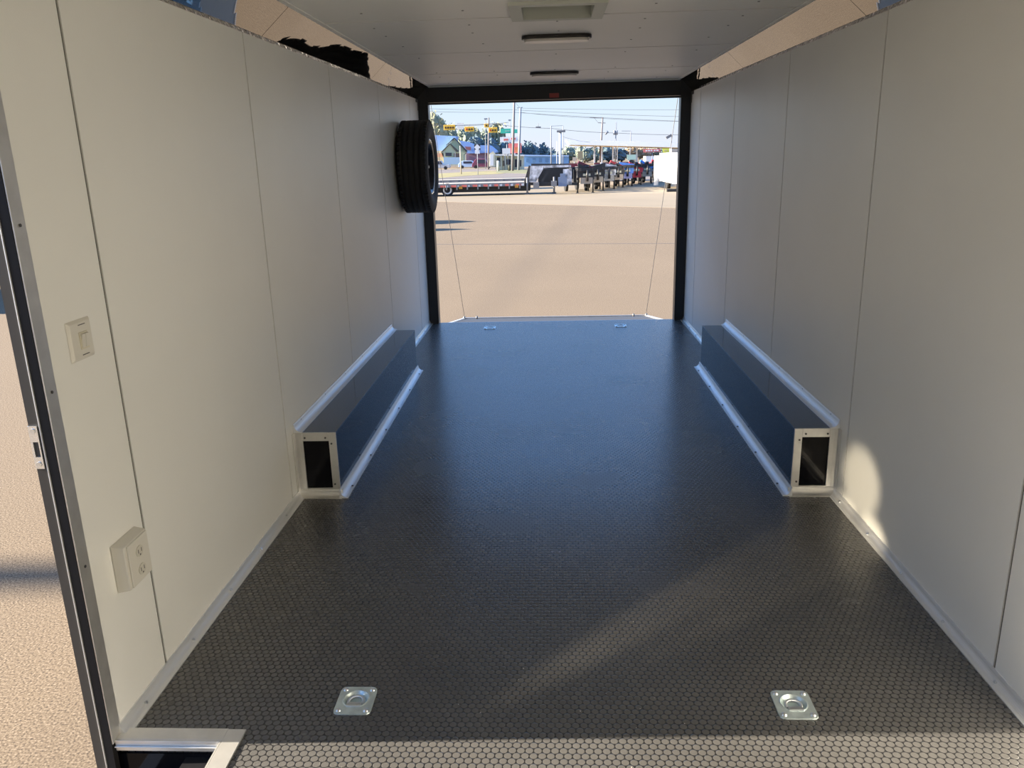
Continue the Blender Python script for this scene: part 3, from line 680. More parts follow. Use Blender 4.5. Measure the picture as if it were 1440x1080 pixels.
# -- row of gooseneck dump trailers seen from the front
def dump(px, Y, label, body, tarp, guard, tb=TAN, tilt=.5, side=1, h=1.66):
    g0 = ground(px, Y); ang = .16
    t = thing('dump_trailer', label, 'trailer', g0, 'row of gooseneck trailers')
    M_ = Matrix.Translation(g0) @ Matrix.Rotation(ang, 4, 'Z'); h = 2.09 - 10.5 * Y / 1163.
    def part(nm, m, fn, par=None): b = MB(); fn(b); return b.build(nm, m, par or t)
    T = lambda x, y, z: M_ @ Vector((x, y, z))
    def neck(b):
        for s in (-.34, .34): b.bar(T(s, 0, 1.30), T(s, 1.5, 1.30), .09, .18); b.bar(T(s, 1.5, 1.34), T(s, 1.9, .72), .09, .18); b.bar(T(s, 1.8, .68), T(s, 4.6, .68), .09, .16)
        b.bar(T(-.45, .1, 1.30), T(.45, .1, 1.30), .09, .18); b.bar(T(-.52, .6, .80), T(.52, .6, .80), .1, .12)
    part('gooseneck', STEELB, neck)
    part('coupler', STEELB, lambda b: b.cyl(T(0, .0, 1.28), T(0, .0, .66), .07, n=8))
    for s in (-.45, .45):
        def jk(b): b.cyl(T(s, .6, 0), T(s, .6, 1.25), .045, n=8); b.box(-.09, .09, -.09, .09, 0, .025, 0, Matrix.Translation(T(s, .6, 0)))
        part('jack', STEELB, jk)
    part('tool_box', tb, lambda b: b.box(-.33, .33, .10, .50, .52, .85, 0, M_))
    a_, c_ = (h, h - tilt) if side > 0 else (h - tilt, h)
    part('guard_panel', guard, lambda b: b.hexa([T(-.44, .2, .86), T(.44, .2, .86), T(.44, .34, .86), T(-.44, .34, .86)], [T(-.50, .2, a_), T(.50, .2, c_), T(.50, .34, c_), T(-.50, .34, a_)]))
    def bed(b):
        Mb = M_ @ Matrix.Translation((0, 2.0, .78)); z1 = .62; b.box(-.52, .52, 0, 2.4, 0, .07, 0, Mb); b.box(-.52, -.46, 0, 2.4, .07, z1, 0, Mb); b.box(.46, .52, 0, 2.4, .07, z1, 0, Mb); b.box(-.46, .46, 0, .07, .07, z1, 0, Mb); b.box(-.46, .46, 2.33, 2.4, .07, z1, 0, Mb)
    part('bed', body, bed)
    part('headboard', STEELB, lambda b: b.box(-.52, .52, 1.42, 1.5, .55, 1.30, 0, M_))
    if tarp:
        p0, p1 = T(-.46 * side, .4, h + .02), T(.46 * side, .4, h - tilt * .75)
        part('tarp_roll', tarp, lambda b: b.bar(p0, p1, .16, .22))
    part('winch', STEELB, lambda b: b.cyl(T(-.15, .35, 1.46), T(.15, .35, 1.46), .09, n=10))
    part('hydraulic_box', P('pale plastic lid', (.62, .58, .42), .5), lambda b: b.box(-.22, .2, .10, .19, .95, 1.08, 0, M_))
    for s in (-1, 1):
        def wh(b): ax = (M_.to_3x3() @ Vector((1, 0, 0))); wheel(b, T(s * .62, 3.3, .33), .33, .16, ax)
        part('wheel', TYRE, wh)
    return t
NAVY = P('navy bed paint', (.05, .09, .22), .4)
dump(826, 46.8, 'black dump trailer with a slanted dark red tarp, next to the silver gooseneck', STEELB, MAROON, STEELB)
dump(841, 48.8, 'black dump trailer with a grey bed, second in the row of dumps', STEELG, None, STEELB, side=-1, tilt=.25, h=1.55, tb=P('beige box', (.50, .40, .28), .7))
dump(857, 51.0, 'dump trailer with a silver checker guard behind the black ones', NAVY, None, PLATE, tb=P('warm grey box', (.42, .38, .32), .7), tilt=.2)
dump(870, 53.0, 'black dump trailer with bright dark red tarp roll mid-row', STEELB, P('dark red tarp', (.42, .03, .04), .6), STEELB)
dump(883, 55.0, 'bright blue dump trailer in the middle of the row', BLUE, None, BLUE, tb=P('pale violet box', (.30, .30, .52), .6), tilt=.15)
dump(896, 57.0, 'big bright red dump trailer next to the bright blue one', RED, STEELB, RED, tb=RED, tilt=.45)
dump(911, 59.0, 'grey-necked dump trailer with a slanted blue tarp', STEELG, BLUE, STEELG, tilt=.6, h=1.75)
dump(927, 61.5, 'red-topped dump trailer nearest the white enclosed trailer', P('red bed', (.5, .03, .03), .4), RED, STEELB, tilt=.3)
# low maroon trailers further back
for i, (px, nm) in enumerate(((803, 'maroon trailer rail seen just right of the white pole'), (846, 'maroon trailer rail in front of the brown canopy column'), (880, 'maroon trailer rail above the mid-row dumps'))):
    g0 = ground(px, 66); t = thing('utility_trailer', nm, 'trailer', g0, 'maroon utility trailers')
    b = MB(); b.box(g0.x - .9, g0.x + .9, 66, 69, .1, .22); b.box(g0.x - .6, g0.x + .6, 66, 66.08, .22, .88); b.build('body', [MAROON, REDS][i % 2 * 0], t)
    b = MB(); wheel(b, (g0.x - 1.0, 67.5, GZ + .35), .35, .2, Vector((1, 0, 0))); b.build('wheel', TYRE, t)
    b = MB(); wheel(b, (g0.x + 1.0, 67.5, GZ + .35), .35, .2, Vector((1, 0, 0))); b.build('wheel', TYRE, t)

# -- white enclosed trailer at the right
q = ground(954, 46.5); X = q.x - .15
t = thing('enclosed_trailer', 'bright white enclosed trailer at the right end of the row', 'trailer', (X, 46.6, GZ))
b = MB(); b.prism([(X, 47.0), (X + 1.2, 45.7), (X + 2.4, 47.0), (X + 2.4, 53.5), (X, 53.5)], 'z', GZ + .38, 1.50); b.build('body', WHITEP, t, bevel=.05)
b = MB(); wheel(b, (X + .15, 50.2, GZ + .33), .33, .22, Vector((1, 0, 0))); b.build('wheel', TYRE, t)
b = MB(); b.box(X - .5, X + .5, 46.0, 46.3, GZ, GZ + .16); b.box(X + .6, X + .75, 44.8, 46.2, GZ + .3, GZ + .4); b.build('wheel_chock', STEELB, t)
b = MB(); b.box(X - .30, X - .02, 53.5, 53.62, GZ + .1, 1.35); b.build('rear_door', WHITEP, t)

# -- trailers in the yard left of the lot (their shadows reach into view)
def yard(x1, y, wd, ln, h, label, m, nose):
    t = thing('enclosed_trailer', label, 'trailer', (x1, y, GZ), 'enclosed trailers in the side yard')
    pts = [(x1 - ln, y), (x1 - .1 * nose, y), (x1 + .9 * nose, y + wd / 2), (x1 - .1 * nose, y + wd), (x1 - ln, y + wd)] if nose else [(x1 - ln, y), (x1, y), (x1, y + wd), (x1 - ln, y + wd)]
    b = MB(); b.prism(pts, 'z', GZ + .4, GZ + h); b.build('body', m, t, bevel=.04)
    for s in (y + .1, y + wd - .1):
        b = MB(); wheel(b, (x1 - ln * .5, s, GZ + .34), .34, .2); b.build('wheel', TYRE, t)
    b = MB(); b.cyl((x1 + .2, y + wd / 2, GZ), (x1 + .2, y + wd / 2, GZ + .9), .04, n=8); b.build('jack', STEELG, t)
yard(-11.4, 11.4, 2.4, 7, 2.9, 'black enclosed trailer left of the side door, nearest in the yard', P('black trailer skin', (.02, .02, .025), .25), 0)
yard(-9.8, 15.4, 2.4, 7, 2.7, 'black enclosed trailer left of the side door, farther in the yard', P('black trailer skin', (.02, .02, .025), .25), 0)
yard(-10.0, 24.0, .9, 5, 2.6, 'grey narrow enclosed trailer hidden left of the spare tyre, casting the nearer pointed shadow', STEELG, 1)
yard(-10.4, 26.6, 1.7, 6, 2.7, 'grey wide enclosed trailer hidden left of the spare tyre, casting the farther pointed shadow', STEELG, 1)
t = thing('street_lamp', 'lamp post left of the trailer, outside the side door', 'street lamp', (-34.0, 2.55, GZ))
b = MB(); b.cyl((-34, 2.55, GZ), (-34, 2.55, 15), .17, .15); b.build('pole', POLEG, t)
b = MB(); b.box(-34.1, -33.3, 2.35, 2.75, 14.95, 15.1); b.build('lamp_head', POLEG, t)

# -- pylons, poles, wires
def pole(px, Y, ytop, ybot, r, label, m=POLEW, name='utility_pole', cat='pole', arms=(), extra=None, px2=None, group='utility poles across the road'):
    top = V(px if px2 is None else px2, ytop, Y); g0 = ground(px, Y)
    t = thing(name, label, cat, g0, group)
    b = MB(); b.cyl(g0, (top.x, Y, top.z), r, r * .75, n=8); b.build('pole', m, t)
    for (xa, ya, xb, yb, th) in arms:
        b = MB(); a_, c_ = V(xa, ya, Y), V(xb, yb, Y); a_.y = c_.y = Y; b.bar(a_, c_, th, th); b.build('cross_arm', m, t)
    if extra: extra(t, Y)
    return t
pole(720.5, 128, 128, 0, .20, 'tallest thick utility pole, rising past the top of the rear opening', px2=723.5)
pole(729, 134, 151, 0, .20, 'grey utility pole just right of the tallest one', POLEG, px2=732, arms=((727, 152, 735, 151, .1),))
pole(686.5, 150, 165.5, 0, .17, 'utility pole behind the cluster of yellow signals', px2=687.3)
def lamp(xa, xb, yy, m=POLEG):
    def f(t, Y):
        a_, c_ = V(xa, yy, Y), V(xb, yy, Y); b = MB(); b.box(a_.x, c_.x, Y - .3, Y + .3, a_.z - .12, a_.z + .12); b.build('lamp_head', m, t)
    return f
pole(682.5, 160, 167, 0, .06, 'slim street lamp left of the pole behind the signals', POLEG, 'street_lamp', 'street lamp', extra=lamp(681, 685.5, 167.3), group='street lamps')
pole(717, 170, 169, 0, .06, 'slim street lamp left of the tallest pole', POLEG, 'street_lamp', 'street lamp', extra=lamp(715, 718.5, 169), group='street lamps')
pole(775, 150, 177, 0, .12, 'left upright of the wire frame above the parked goosenecks', POLEG, arms=((775, 177.3, 791.5, 176.6, .06),), group='utility poles across the road')
pole(791.8, 150.3, 176.5, 0, .08, 'right upright of the wire frame, behind the thick white pole', POLEG)
pole(788, 108, 186, 0, .20, 'thick white lamp pole at the left end of the canopy', POLEWH, 'street_lamp', 'street lamp', extra=lamp(783, 795, 184.8, STEELG), group=None)
def xf(t, Y):
    a_ = V(852, 187, Y); b = MB(); b.cyl((a_.x - .2, Y, a_.z - .25), (a_.x + .5, Y, a_.z + .35), .28, n=10); b.build('flood_lamp', POLEG, t)
pole(843.8, 200, 165, 0, .24, 'leaning pole with two crossarms behind the canopy', px2=847.5, arms=((829, 165.6, 848, 165.2, .14), (841, 172.6, 851.5, 173, .14), (836, 166, 841, 172.5, .06)), extra=xf)
def xt(t, Y):
    for dx in (-1.6, 1.6):
        a_ = V(865.6 + dx, 186.5, Y); b = MB(); b.cyl((a_.x, Y, a_.z - .5), (a_.x, Y, a_.z + .5), .27, n=10); b.build('transformer', POLEG, t)
pole(865, 200, 171.5, 0, .15, 'pole with twin transformers behind the canopy', POLEG, px2=866.5, extra=xt)
pole(885.5, 205, 184, 0, .14, 'short pole with one arm to the left behind the canopy', POLEG, px2=887.5, arms=((874, 184.2, 887.5, 184.2, .1),))
def fl(t, Y):
    a_ = V(940.5, 192, Y); b = MB(); b.box(-.42, .42, -.25, .25, -.18, .18, 0, Matrix.Translation((a_.x, Y, a_.z)) @ Matrix.Rotation(-.5, 4, 'Y')); b.build('flood_lamp', STEELG, t)
pole(944.5, 120, 191, 0, .05, 'thin floodlight pole near the right edge of the opening', POLEG, 'floodlight_pole', 'floodlight', extra=fl, group=None)
pole(783, 160, 199, 0, .06, 'thin mast just left of the thick white pole', POLEWH, group=None)
def wire(pts, Y, label, r=.022):
    b = MB(); q = []
    for k in range(len(pts) - 1):
        (xa, ya), (xb, yb) = pts[k], pts[k + 1]
        for i in range(9): s = i / 8; q.append(V(xa + (xb - xa) * s, ya + (yb - ya) * s + 1.2 * 4 * s * (1 - s), Y))
    for p in q: p.y = Y
    for i in range(len(q) - 1):
        if (q[i] - q[i + 1]).length > .01: b.cyl(q[i], q[i + 1], r, n=5, cap=False)
    o = b.build('power_line', WIRE, None, q[0]); tag(o, label, 'power line', 'power lines across the sky')
wire([(560, 151), (723, 154.5), (1000, 165)], 129, 'power line crossing the sky, second from the top')
wire([(560, 155), (723, 158), (1000, 172)], 129.5, 'power line crossing the sky, third from the top')
wire([(732, 152), (1000, 154)], 134.5, 'topmost power line, right half of the sky', .02)
wire([(732, 158), (848, 166.5), (1000, 171)], 140, 'power line running to the leaning pole', .022)
wire([(560, 176.5), (690, 174), (775, 180.5), (866, 187), (1000, 189.5)], 151, 'lowest long power line, above the canopy', .035)
wire([(723, 141), (732, 152)], 131, 'short sloping wire between the two tall poles', .02)
wire([(791, 192), (830, 200)], 150, 'faint wire sagging down to the canopy', .02)
a_ = V(733, 177.5, 149)
t = thing('street_lamp', 'lamp head hung on the wire right of the two tall poles', 'street lamp', (V(757, 178, 149).x, 149, V(757, 178, 149).z), 'street lamps')
b = MB(); c_ = V(757, 179, 149); b.box(c_.x - .45, c_.x + .45, 148.8, 149.2, c_.z - .12, c_.z + .12); b.build('lamp_head', STEELG, t)
b = MB(); b.cyl((c_.x, 149, c_.z + .12), (c_.x, 149, c_.z + .7), .04, n=6); b.build('hanger', STEELG, t)

# -- signals on the span wire
def signal(px, py, wpx, hpx, n, label, Y=122, ang=0., lit=0):
    c_ = V(px, py, Y); k = Y / 1130.; w_, h_ = wpx * k, hpx * k
    t = thing('traffic_signal', label, 'traffic signal', (c_.x, Y, c_.z), 'yellow signals over the junction')
    b = MB(); b.box(c_.x - w_ / 2, c_.x + w_ / 2, Y, Y + .25, c_.z - h_ / 2, c_.z + h_ / 2); b.build('housing', SIGY, t, bevel=.03)
    for i in range(n):
        x = c_.x + (i - (n - 1) / 2) * w_ / (n + .6); b = MB(); b.cyl((x, Y - .16, c_.z - .03), (x, Y, c_.z - .03), .13, n=12); b.build('lens', SIGR if i < lit else SIGK, t)
    b = MB(); b.cyl((c_.x, Y + .1, c_.z + h_ / 2), (c_.x, Y + .1, c_.z + h_ / 2 + .35), .03, n=6); b.build('hanger', STEELG, t)
signal(632, 179.2, 15.5, 6.8, 4, 'wide yellow traffic signal farthest left, beside the big tree')
signal(660, 181.5, 12.5, 6.4, 3, 'yellow traffic signal between the white square sign and the pole', lit=1)
signal(684, 176.5, 6, 5, 1, 'small yellow signal seen edge-on beside the pole', Y=136)
signal(693, 182.8, 12, 6.8, 3, 'yellow traffic signal with orange light, nearest the green street sign', lit=1)
wire([(600, 174), (648, 176.5), (715, 172)], 123, 'span wire carrying the yellow signals', .03)
def board(px, py, wpx, hpx, Y, m, label, name='sign', legs=(), extra=None, cat='sign', th=.1, to_ground=True):
    c_ = V(px, py, Y); k = Y / 1130.; w_, h_ = wpx * k, hpx * k
    t = thing(name, label, cat, (c_.x, Y, GZ if to_ground else c_.z))
    b = MB(); b.box(c_.x - w_ / 2, c_.x + w_ / 2, Y, Y + th, c_.z - h_ / 2, c_.z + h_ / 2); pn = b.build('panel', m, t)
    for lx in legs: x = V(lx, py, Y).x; b = MB(); b.cyl((x, Y + th / 2 + .08, GZ), (x, Y + th / 2 + .08, c_.z + h_ / 2), max(.06, .9 * k / 2), n=8); b.build('post', POLEG, t)
    if extra: extra(pn, c_, w_, h_, Y)
    return t
board(647.5, 177.5, 9, 8.5, 124, WHITES, 'pale square sign back hanging between two yellow signals', to_ground=False)
board(711, 184.2, 14, 6, 120, GREENS, 'green street sign hanging left of the tallest pole', to_ground=False, extra=lambda p, c, w_, h_, Y: [MB().box(c.x - w_ * .05, c.x + w_ * .4, Y - .02, Y - .005, c.z - .06, c.z + .04).build('lettering', P('sign lettering', (.4, .55, .5), .5), p)])
board(725.5, 184.5, 4, 5, 120.5, GREENS, 'small green sign between the two tall poles', to_ground=False)
def bars(m, rows):
    def f(p, c, w_, h_, Y):
        for (x0, x1, z0, z1) in rows: MB().box(c.x + w_ * x0, c.x + w_ * x1, Y - .03, Y - .005, c.z + h_ * z0, c.z + h_ * z1).build('lettering', m, p)
    return f
board(716, 196, 25, 6.5, 140, WHITES, 'wide white sign board high behind the tallest pole', legs=(712.5,), extra=bars(REDS, ((-.30, -.05, -.25, .15), (.1, .35, -.1, .3))))
board(724, 208.5, 18, 13, 142, REDS, 'large red square sign board behind the two tall poles', legs=(725,), extra=bars(P('orange patch', (.5, .16, .06), .6), ((.0, .28, -.4, .1),)))
board(712, 212.5, 11, 7.5, 138, WHITES, 'small white sign board left of the large red one', legs=(709.5, 714))
board(917, 211.7, 23, 4.2, 150, REDS, 'long red sign with white lettering under the canopy edge', legs=(917.5,), extra=bars(WHITES, ((-.38, -.28, -.2, .2), (-.24, -.12, -.2, .2), (-.09, .02, -.2, .2), (.10, .2, -.2, .2), (.24, .38, -.2, .2))))
board(936.5, 211.7, 9, 5.6, 150, YELS, 'yellow sign right of the long red sign', legs=(936,), extra=bars(P('pale yellow', (.6, .55, .2), .6), ((-.3, .2, -.2, .2),)))
board(888, 221, 12, 6.6, 140, P('pale green board', (.46, .62, .50), .6), 'pale green board standing under the canopy', legs=(884, 893))
board(807.7, 223.6, 4.6, 5, 120, P('peach board', (.52, .42, .32), .6), 'small peach square board right of the white pole', legs=(807.7,))
board(816, 218, 7, 10, 160, P('tan flag', (.30, .25, .15), .7), 'tan tilted board among the trees left of the canopy columns', legs=(818,))
# route marker assembly
t = thing('route_sign', 'slim post with a white diamond over a white square plate', 'sign', ground(671.5, 104))
g0 = ground(671.5, 104); c1, c2 = V(671.3, 207.2, 104), V(671.3, 213.3, 104)
b = MB(); b.cyl(g0, (c1.x, 104, c1.z + .3), .045, n=8); b.build('post', POLEG, t)
b = MB(); b.box(c1.x - .38, c1.x + .38, 103.92, 103.95, c1.z - .36, c1.z + .36); b.build('backing_plate', STEELB, t)
b = MB(); b.prism([(c1.x - .40, c1.z), (c1.x, c1.z - .40), (c1.x + .40, c1.z), (c1.x, c1.z + .40)], 'y', 103.88, 103.91); b.build('diamond_plate', WHITES, t)
b = MB(); b.box(c2.x - .3, c2.x + .3, 103.9, 103.93, c2.z - .25, c2.z + .25); b.build('square_plate', WHITES, t)
b = MB(); q = ground(648, 112); t = thing('street_lamp', 'cream street post in front of the pale porch', 'street lamp', q, 'street lamps'); z_ = V(648, 205, 112).z; b.cyl(q, (q.x, 112, z_), .085, .07, n=8); b.build('pole', P('cream post', (.4, .36, .3), .6), t)

# -- sage house with porch and the blue-roofed brick building
def quadY(b, pts, Y, dep, m=0):
    q = [V(x, y, Y) for x, y in pts]; b.prism([(p.x, p.z) for p in q], 'y', Y, Y + dep, m)
YH = 185
def zg(Y): return 221.5 + 2.09 * 1163 / Y
t = thing('house', 'sage green gabled house with pale porch, behind the spare tyre side', 'house', ground(635, YH))
def hp(nm, m, polys, dY=0., dep=3., par=None):
    b = MB()
    for pl in polys: quadY(b, pl, YH + dY, dep)
    return b.build(nm, m, par or t)
hp('main_roof', ROOFB, [[(600, 189.5), (642, 191.5), (637, 212.5), (600, 214)]], 4, 5)
hp('main_gable', GAB, [[(627, 207.5), (638.5, 195.5), (655, 213), (652, 218), (652, 232), (627, 232)]], 2, 3)
hp('gable_trim', TRIMD, [[(637.5, 193.8), (639.5, 193.8), (657.5, 212.5), (655.5, 213.6)], [(627.5, 203.8), (638, 193.8), (638.5, 195.4), (627.5, 205.2)]], 1.6, .4)
hp('porch_gable', GAB, [[(620.5, 214), (632, 202.3), (642.5, 212.5), (640, 214), (640, 222), (623.5, 222)]], 0, 1.5)
hp('porch_trim', TRIMD, [[(632, 201.6), (633, 201.6), (645, 212), (644, 214), (641.5, 213.4)], [(620, 214), (632, 201.6), (632, 202.9), (621, 214.4)]], -.3, .3)
w_ = hp('window', GLASSD, [[(626.4, 214.8), (635, 214.8), (635, 219.4), (626.4, 219.4)]], -.1, .1)
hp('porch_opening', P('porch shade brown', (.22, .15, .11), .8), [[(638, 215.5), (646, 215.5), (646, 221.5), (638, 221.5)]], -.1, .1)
hp('porch_panel', PORCH, [[(624, 221.2), (647.5, 221.2), (647.5, 231.3), (624, 231.3)]], -1.5, .2)
for px in (624.3, 640, 647): hp('porch_post', P('pale post', (.36, .36, .32), .6), [[(px - .5, 213), (px + .5, 213), (px + .5, 231.3), (px - .5, 231.3)]], -1.2, .2)
hp('awning', ORAN, [[(600, 216.2), (623.5, 215.2), (624, 220.6), (600, 221.6)]], 0, 1.5)
hp('side_wall', CREAM, [[(600, 212), (624, 212), (624, 233.5), (600, 233.5)]], 3, 2)
hp('curb', P('pale curb', (.48, .44, .36), .8), [[(628, 232.2), (700, 232.2), (700, 233.8), (628, 233.8)]], -9, .5)
YB = 205
t2 = thing('building', 'long brick building with wide blue metal roof beyond the route sign', 'building', ground(675, YB))
def bp_(nm, m, polys, dY=0., dep=3., par=None):
    b = MB()
    for pl in polys: quadY(b, pl, YB + dY, dep)
    return b.build(nm, m, par or t2)
bp_('wall', BRICK, [[(652, 214.5), (692, 214.5), (692, 233), (652, 233)]], 1, 8)
rf = bp_('roof', ROOFB, [[(646, 197.5), (655, 199), (668, 204), (689, 204.5), (698, 212), (698, 214.6), (658, 215.8), (650, 206)]], 0, 7)
bp_('roof_sign', P('faded red sign', (.30, .12, .12), .6), [[(653.5, 206), (662, 206.5), (662, 211.3), (656, 210.5)]], -.2, .15, rf)
bp_('doorway', CREAM, [[(651.5, 217), (655.5, 217), (655.5, 228), (651.5, 228)]], .7, .25)
# -- cars beyond the road
def car(px, Y, ln, col, label, truck=False, hgt=1.6):
    g0 = ground(px, Y); t = thing('car', label, 'car', g0, 'vehicles parked across the road'); x = g0.x; a = ln / 2; z = GZ
    if truck: prof = [(-a, .35), (a, .35), (a, .95), (a * .45, 1.0), (a * .40, 1.02), (a * .22, 1.75), (-a * .28, 1.75), (-a * .40, 1.05), (-a, 1.0)]
    else: prof = [(-a, .32), (a, .32), (a, .80), (a * .55, .98), (a * .30, hgt * .98), (-a * .62, hgt), (-a * .95, 1.0), (-a, .75)]
    b = MB(); b.prism([(x + p, z + q) for p, q in prof], 'y', Y, Y + 1.8); b.build('body', P(label[:8] + ' car paint', col, .3), t, bevel=.06)
    b = MB(); b.prism([(x - a * .5, z + 1.02), (x + a * .40, z + 1.0), (x + a * .26, z + hgt * .92), (x - a * .5, z + hgt * .92)] if not truck else [(x - a * .3, z + 1.08), (x + a * .34, z + 1.06), (x + a * .2, z + 1.66), (x - a * .24, z + 1.66)], 'y', Y - .03, Y - .001); b.build('window', GLASSD, t)
    for s in (-.62, .62):
        b = MB(); wheel(b, (x + s * a, Y + .05, z + .34), .34, .22); b.build('wheel', TYRE, t)
car(659, 172, 4.4, (.45, .60, .78), 'pale blue hatchback parked right of the sage house')
car(678, 168, 4.2, (.20, .05, .09), 'dark red car parked by the brick building', hgt=1.9)
car(617, 162, 4.2, (.5, .5, .52), 'white pickup at the left edge beneath the orange awning', True)
# -- cream filling station shop and kiosk
YK = 138
t = thing('kiosk', 'narrow cream kiosk with a pale panel, left of the cream shop', 'kiosk', ground(693, YK))
b = MB(); quadY(b, [(687.5, 216.5), (693, 212.8), (696.5, 216.5), (696.5, 234.5), (687.5, 234.5)], YK, 1.2); b.build('wall', CREAM, t)
b = MB(); quadY(b, [(689, 217), (694, 217), (694, 233), (689, 233)], YK - .06, .05); b.build('panel', WHITES, t)
t = thing('shop', 'small cream shop front with dark windows beneath the red sign board', 'shop', ground(716, YK))
b = MB(); quadY(b, [(697, 218), (736, 219), (736, 239), (697, 239)], YK + 1, 5); b.build('wall', CREAM, t)
for (x0, x1, y0, y1) in ((699, 704, 221.5, 234), (707, 710.5, 226, 233.5), (712, 718, 224, 231.5), (724, 727, 224, 235), (730, 733, 225, 234)):
    b = MB(); quadY(b, [(x0, y0), (x1, y0), (x1, y1), (x0, y1)], YK + .93, .06); f = b.build('window', GLASSD, t)
for px in (698, 704.5, 711, 719, 722, 728): b = MB(); quadY(b, [(px - .7, 218), (px + .7, 218), (px + .7, 239), (px - .7, 239)], YK + .5, .2); b.build('column', CREAM2, t)
b = MB(); quadY(b, [(696, 216.5), (737, 217.5), (737, 219.5), (696, 219)], YK + .4, 6); b.build('roof_edge', WHITES, t)
for px, nm in ((700.5, 'pale stone bollard left of the shop windows'), (716, 'olive bin in front of the cream shop')):
    g0 = ground(px, 130); t = thing('bollard' if px < 710 else 'litter_bin', nm, 'bollard' if px < 710 else 'bin', g0); b = MB(); zt_ = V(px, 226 if px < 710 else 232, 130).z; b.lathe([(.001, GZ), (.2, GZ), (.22, zt_ - .1), (.12, zt_), (.001, zt_)], (g0.x, 130, 0), 'z', 12); b.build('body', CREAM2 if px < 710 else P('olive bin', (.12, .12, .08), .7), t)
# -- long pale blue building
t = thing('building', 'long low pale blue building left of the white pole', 'building', ground(765, 175))
b = MB(); quadY(b, [(737, 219), (800, 220), (800, 235), (737, 235)], 175, 8); b.build('wall', BLDB, t)
b = MB(); quadY(b, [(736, 217.5), (800, 218.5), (800, 220), (736, 219.5)], 174.6, 9); b.build('roof_edge', P('light blue fascia', (.36, .52, .78), .5), t)
for k in range(6): b = MB(); quadY(b, [(740 + k * 9, 222.5), (744 + k * 9, 222.5), (744 + k * 9, 228), (740 + k * 9, 228)], 174.9, .08); b.build('window', P('blue glass', (.12, .24, .40), .2), t)
# -- filling station canopy
YCN = 178
t = thing('canopy', 'long white filling station canopy on slim columns', 'canopy', ground(870, YCN))
b = MB(); quadY(b, [(796, 196.2), (990, 200.8), (990, 208.4), (801, 203.4)], YCN, 14); b.build('fascia', CANW, t)
b = MB(); quadY(b, [(802, 203.5), (990, 208.5), (990, 209.2), (806, 204.2)], YCN + .5, 13); b.build('soffit', CANU, t)
for px, wpx, m in ((836, 2.2, WHITES), (844, 1.6, P('brown column', (.20, .12, .08), .7)), (846.3, 2, CANW), (862, 2, CANW), (868, 1.2, CANW), (895.5, 2.2, WHITES)):
    x0, x1 = V(px - wpx / 2, 220, YCN + 3).x, V(px + wpx / 2, 220, YCN + 3).x; b = MB(); b.box(x0, x1, YCN + 3, YCN + 3.3, GZ, V(px, 203.6, YCN + 3).z); b.build('column', m, t)
t = thing('building', 'beige store wall behind the white enclosed trailer', 'building', ground(960, 190))
b = MB(); quadY(b, [(944, 208), (1000, 209), (1000, 232), (944, 232)], 196, 8); b.build('wall', P('beige store wall', (.5, .46, .40), .7), t)
t = thing('building', 'low blue-fronted store right under the yellow sign', 'building', ground(930, 168))
b = MB(); quadY(b, [(922, 223.5), (938, 223.5), (938, 234), (922, 234)], 168, 5); b.build('wall', P('blue store', (.08, .26, .62), .6), t)
b = MB(); quadY(b, [(908, 219.5), (922, 219.5), (922, 234), (908, 234)], 169, 4); b.build('pale_wing', P('pale store wing', (.6, .6, .62), .6), t)

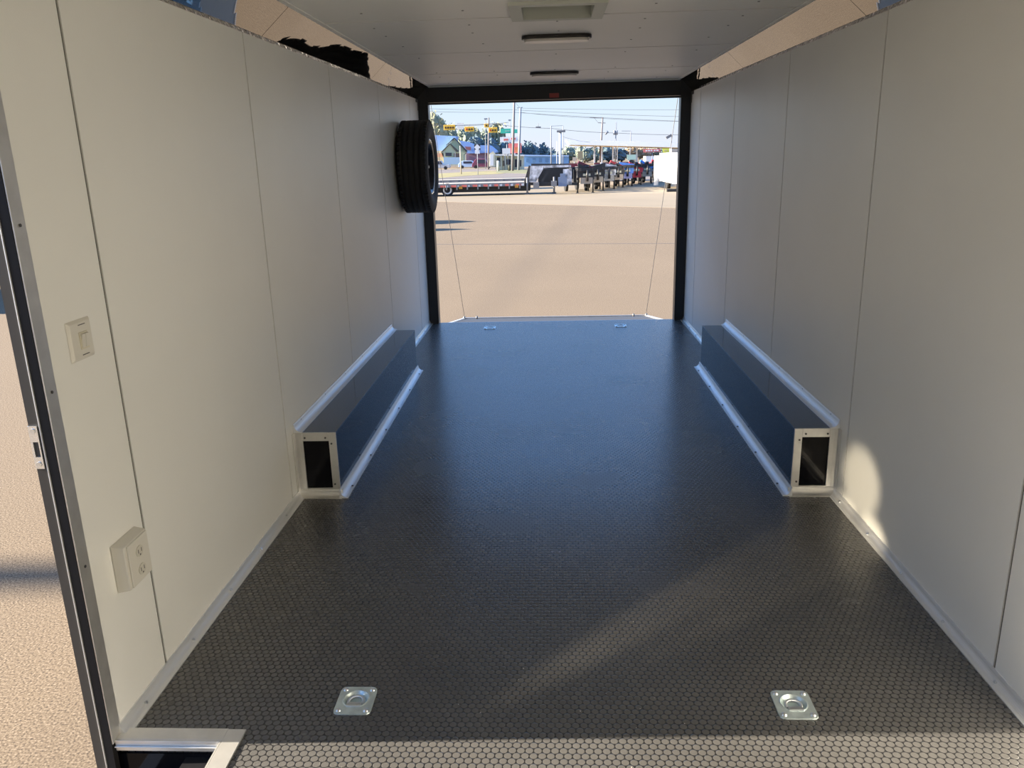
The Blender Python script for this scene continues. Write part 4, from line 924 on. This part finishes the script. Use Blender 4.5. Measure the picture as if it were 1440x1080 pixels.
# -- trees
def tree(px, Y, ytop, wpx, k, label, n=260, base=.06, group='trees beyond the road'):
    g0 = ground(px, Y); top = V(px, ytop, Y).z; s = Y / 1130.; rw = wpx * s / 2; h = top - GZ
    t = thing('tree', label, 'tree', g0, group)
    b = MB(); b.cyl(g0, g0 + Vector((0, 0, h * .6)), .3, .15, n=8); b.build('trunk', BARK, t)
    b = MB(); zc = GZ + h * (1 + base) / 2; rz = h * (1 - base) / 2; rn = random.Random(int(px * 13))
    lobes = [(Vector((rn.uniform(-.5, .5) * rw, rn.uniform(-.4, .4) * rw, rn.uniform(-.45, .5) * rz)), rn.uniform(.46, .66)) for _ in range(11)]
    for lc, lr in lobes:      # solid hearts of the crown
        vs = []; fs = []
        for i in range(6):
            for j in range(8):
                th = PI * (i + .5) / 6; ph = 2 * PI * j / 8; q = rn.uniform(.65, .95); vs.append(Vector((g0.x, g0.y, zc)) + lc + Vector((math.sin(th) * math.cos(ph) * lr * rw * q, math.sin(th) * math.sin(ph) * lr * rw * q, math.cos(th) * lr * rz * q)))
        for i in range(5):
            for j in range(8): fs.append((i * 8 + j, i * 8 + (j + 1) % 8, (i + 1) * 8 + (j + 1) % 8, (i + 1) * 8 + j))
        fs.append(tuple(range(8))); fs.append(tuple(range(40, 48))); b.add(vs, fs, 0)
    for _ in range(n):
        lc, lr = rn.choice(lobes); th = math.acos(rn.uniform(-1, 1)); ph = rn.uniform(0, 2 * PI); q = rn.uniform(.85, 1.15)
        p = Vector((g0.x, g0.y, zc)) + lc + Vector((math.sin(th) * math.cos(ph) * lr * rw * q, math.sin(th) * math.sin(ph) * lr * rw * q, math.cos(th) * lr * rz * q))
        r = rn.uniform(.25, .6) * s / .2; b.add([p + Vector((rn.uniform(-r, r), rn.uniform(-r, r), rn.uniform(-r, r))) for _ in range(4)], [(0, 1, 2), (0, 2, 3), (0, 1, 3), (1, 2, 3)])
    b.build('crown', LEAF[k], t)
tree(615, 225, 157.5, 38, 0, 'tall sunlit olive tree at the upper left, over the blue roof')
tree(590, 232, 163, 36, 1, 'grey green tree behind the spare tyre, leftmost of all')
tree(634, 235, 172, 26, 1, 'grey tree behind the widest yellow signal')
tree(652, 240, 170, 22, 1, 'sparse grey green tree above the sage gable', n=140)
tree(668, 236, 176, 24, 0, 'pale tree between the middle signals')
tree(684, 238, 180, 24, 1, 'grey green tree behind the edge-on signal')
tree(702, 240, 170, 22, 0, 'olive tree right of the orange-lit signal')
tree(664, 228, 190, 30, 2, 'dark blue green tree low behind the blue metal roof')
tree(690, 228, 192, 30, 2, 'dark blue green tree low behind the white sign board')
tree(713, 230, 196, 24, 2, 'dark tree behind the red square sign board')
tree(747, 238, 196, 26, 2, 'round blue green tree right of the two tall poles')
tree(733, 236, 203, 22, 2, 'low dark tree between the tall poles and the round tree')
tree(762, 240, 203, 18, 2, 'small dark tree right of the round tree')
tree(776, 246, 208, 22, 2, 'hazy tree left of the thick white pole')
tree(800, 246, 205, 26, 1, 'hazy tree right of the thick white pole')
for i, (px, tp, k, nm) in enumerate(((822, 206, 1, 'green tree under the left end of the canopy'), (838, 207, 1, 'green tree behind the white canopy column'), (856, 206, 2, 'blue tree behind the middle canopy columns'), (874, 208, 2, 'dark tree right of the middle canopy columns'), (890, 206, 3, 'russet tree above the pale green board'), (906, 207, 3, 'russet tree left of the long red sign'), (922, 208, 1, 'tree behind the long red sign'), (942, 209, 3, 'russet tree at the right edge of the opening'))):
    tree(px, 232 + i, tp, 26, k, nm)
tree(560, 260, 176, 60, 1, 'broad tree far left, hidden by the wall'); tree(985, 250, 200, 50, 1, 'broad tree far right, hidden by the wall')
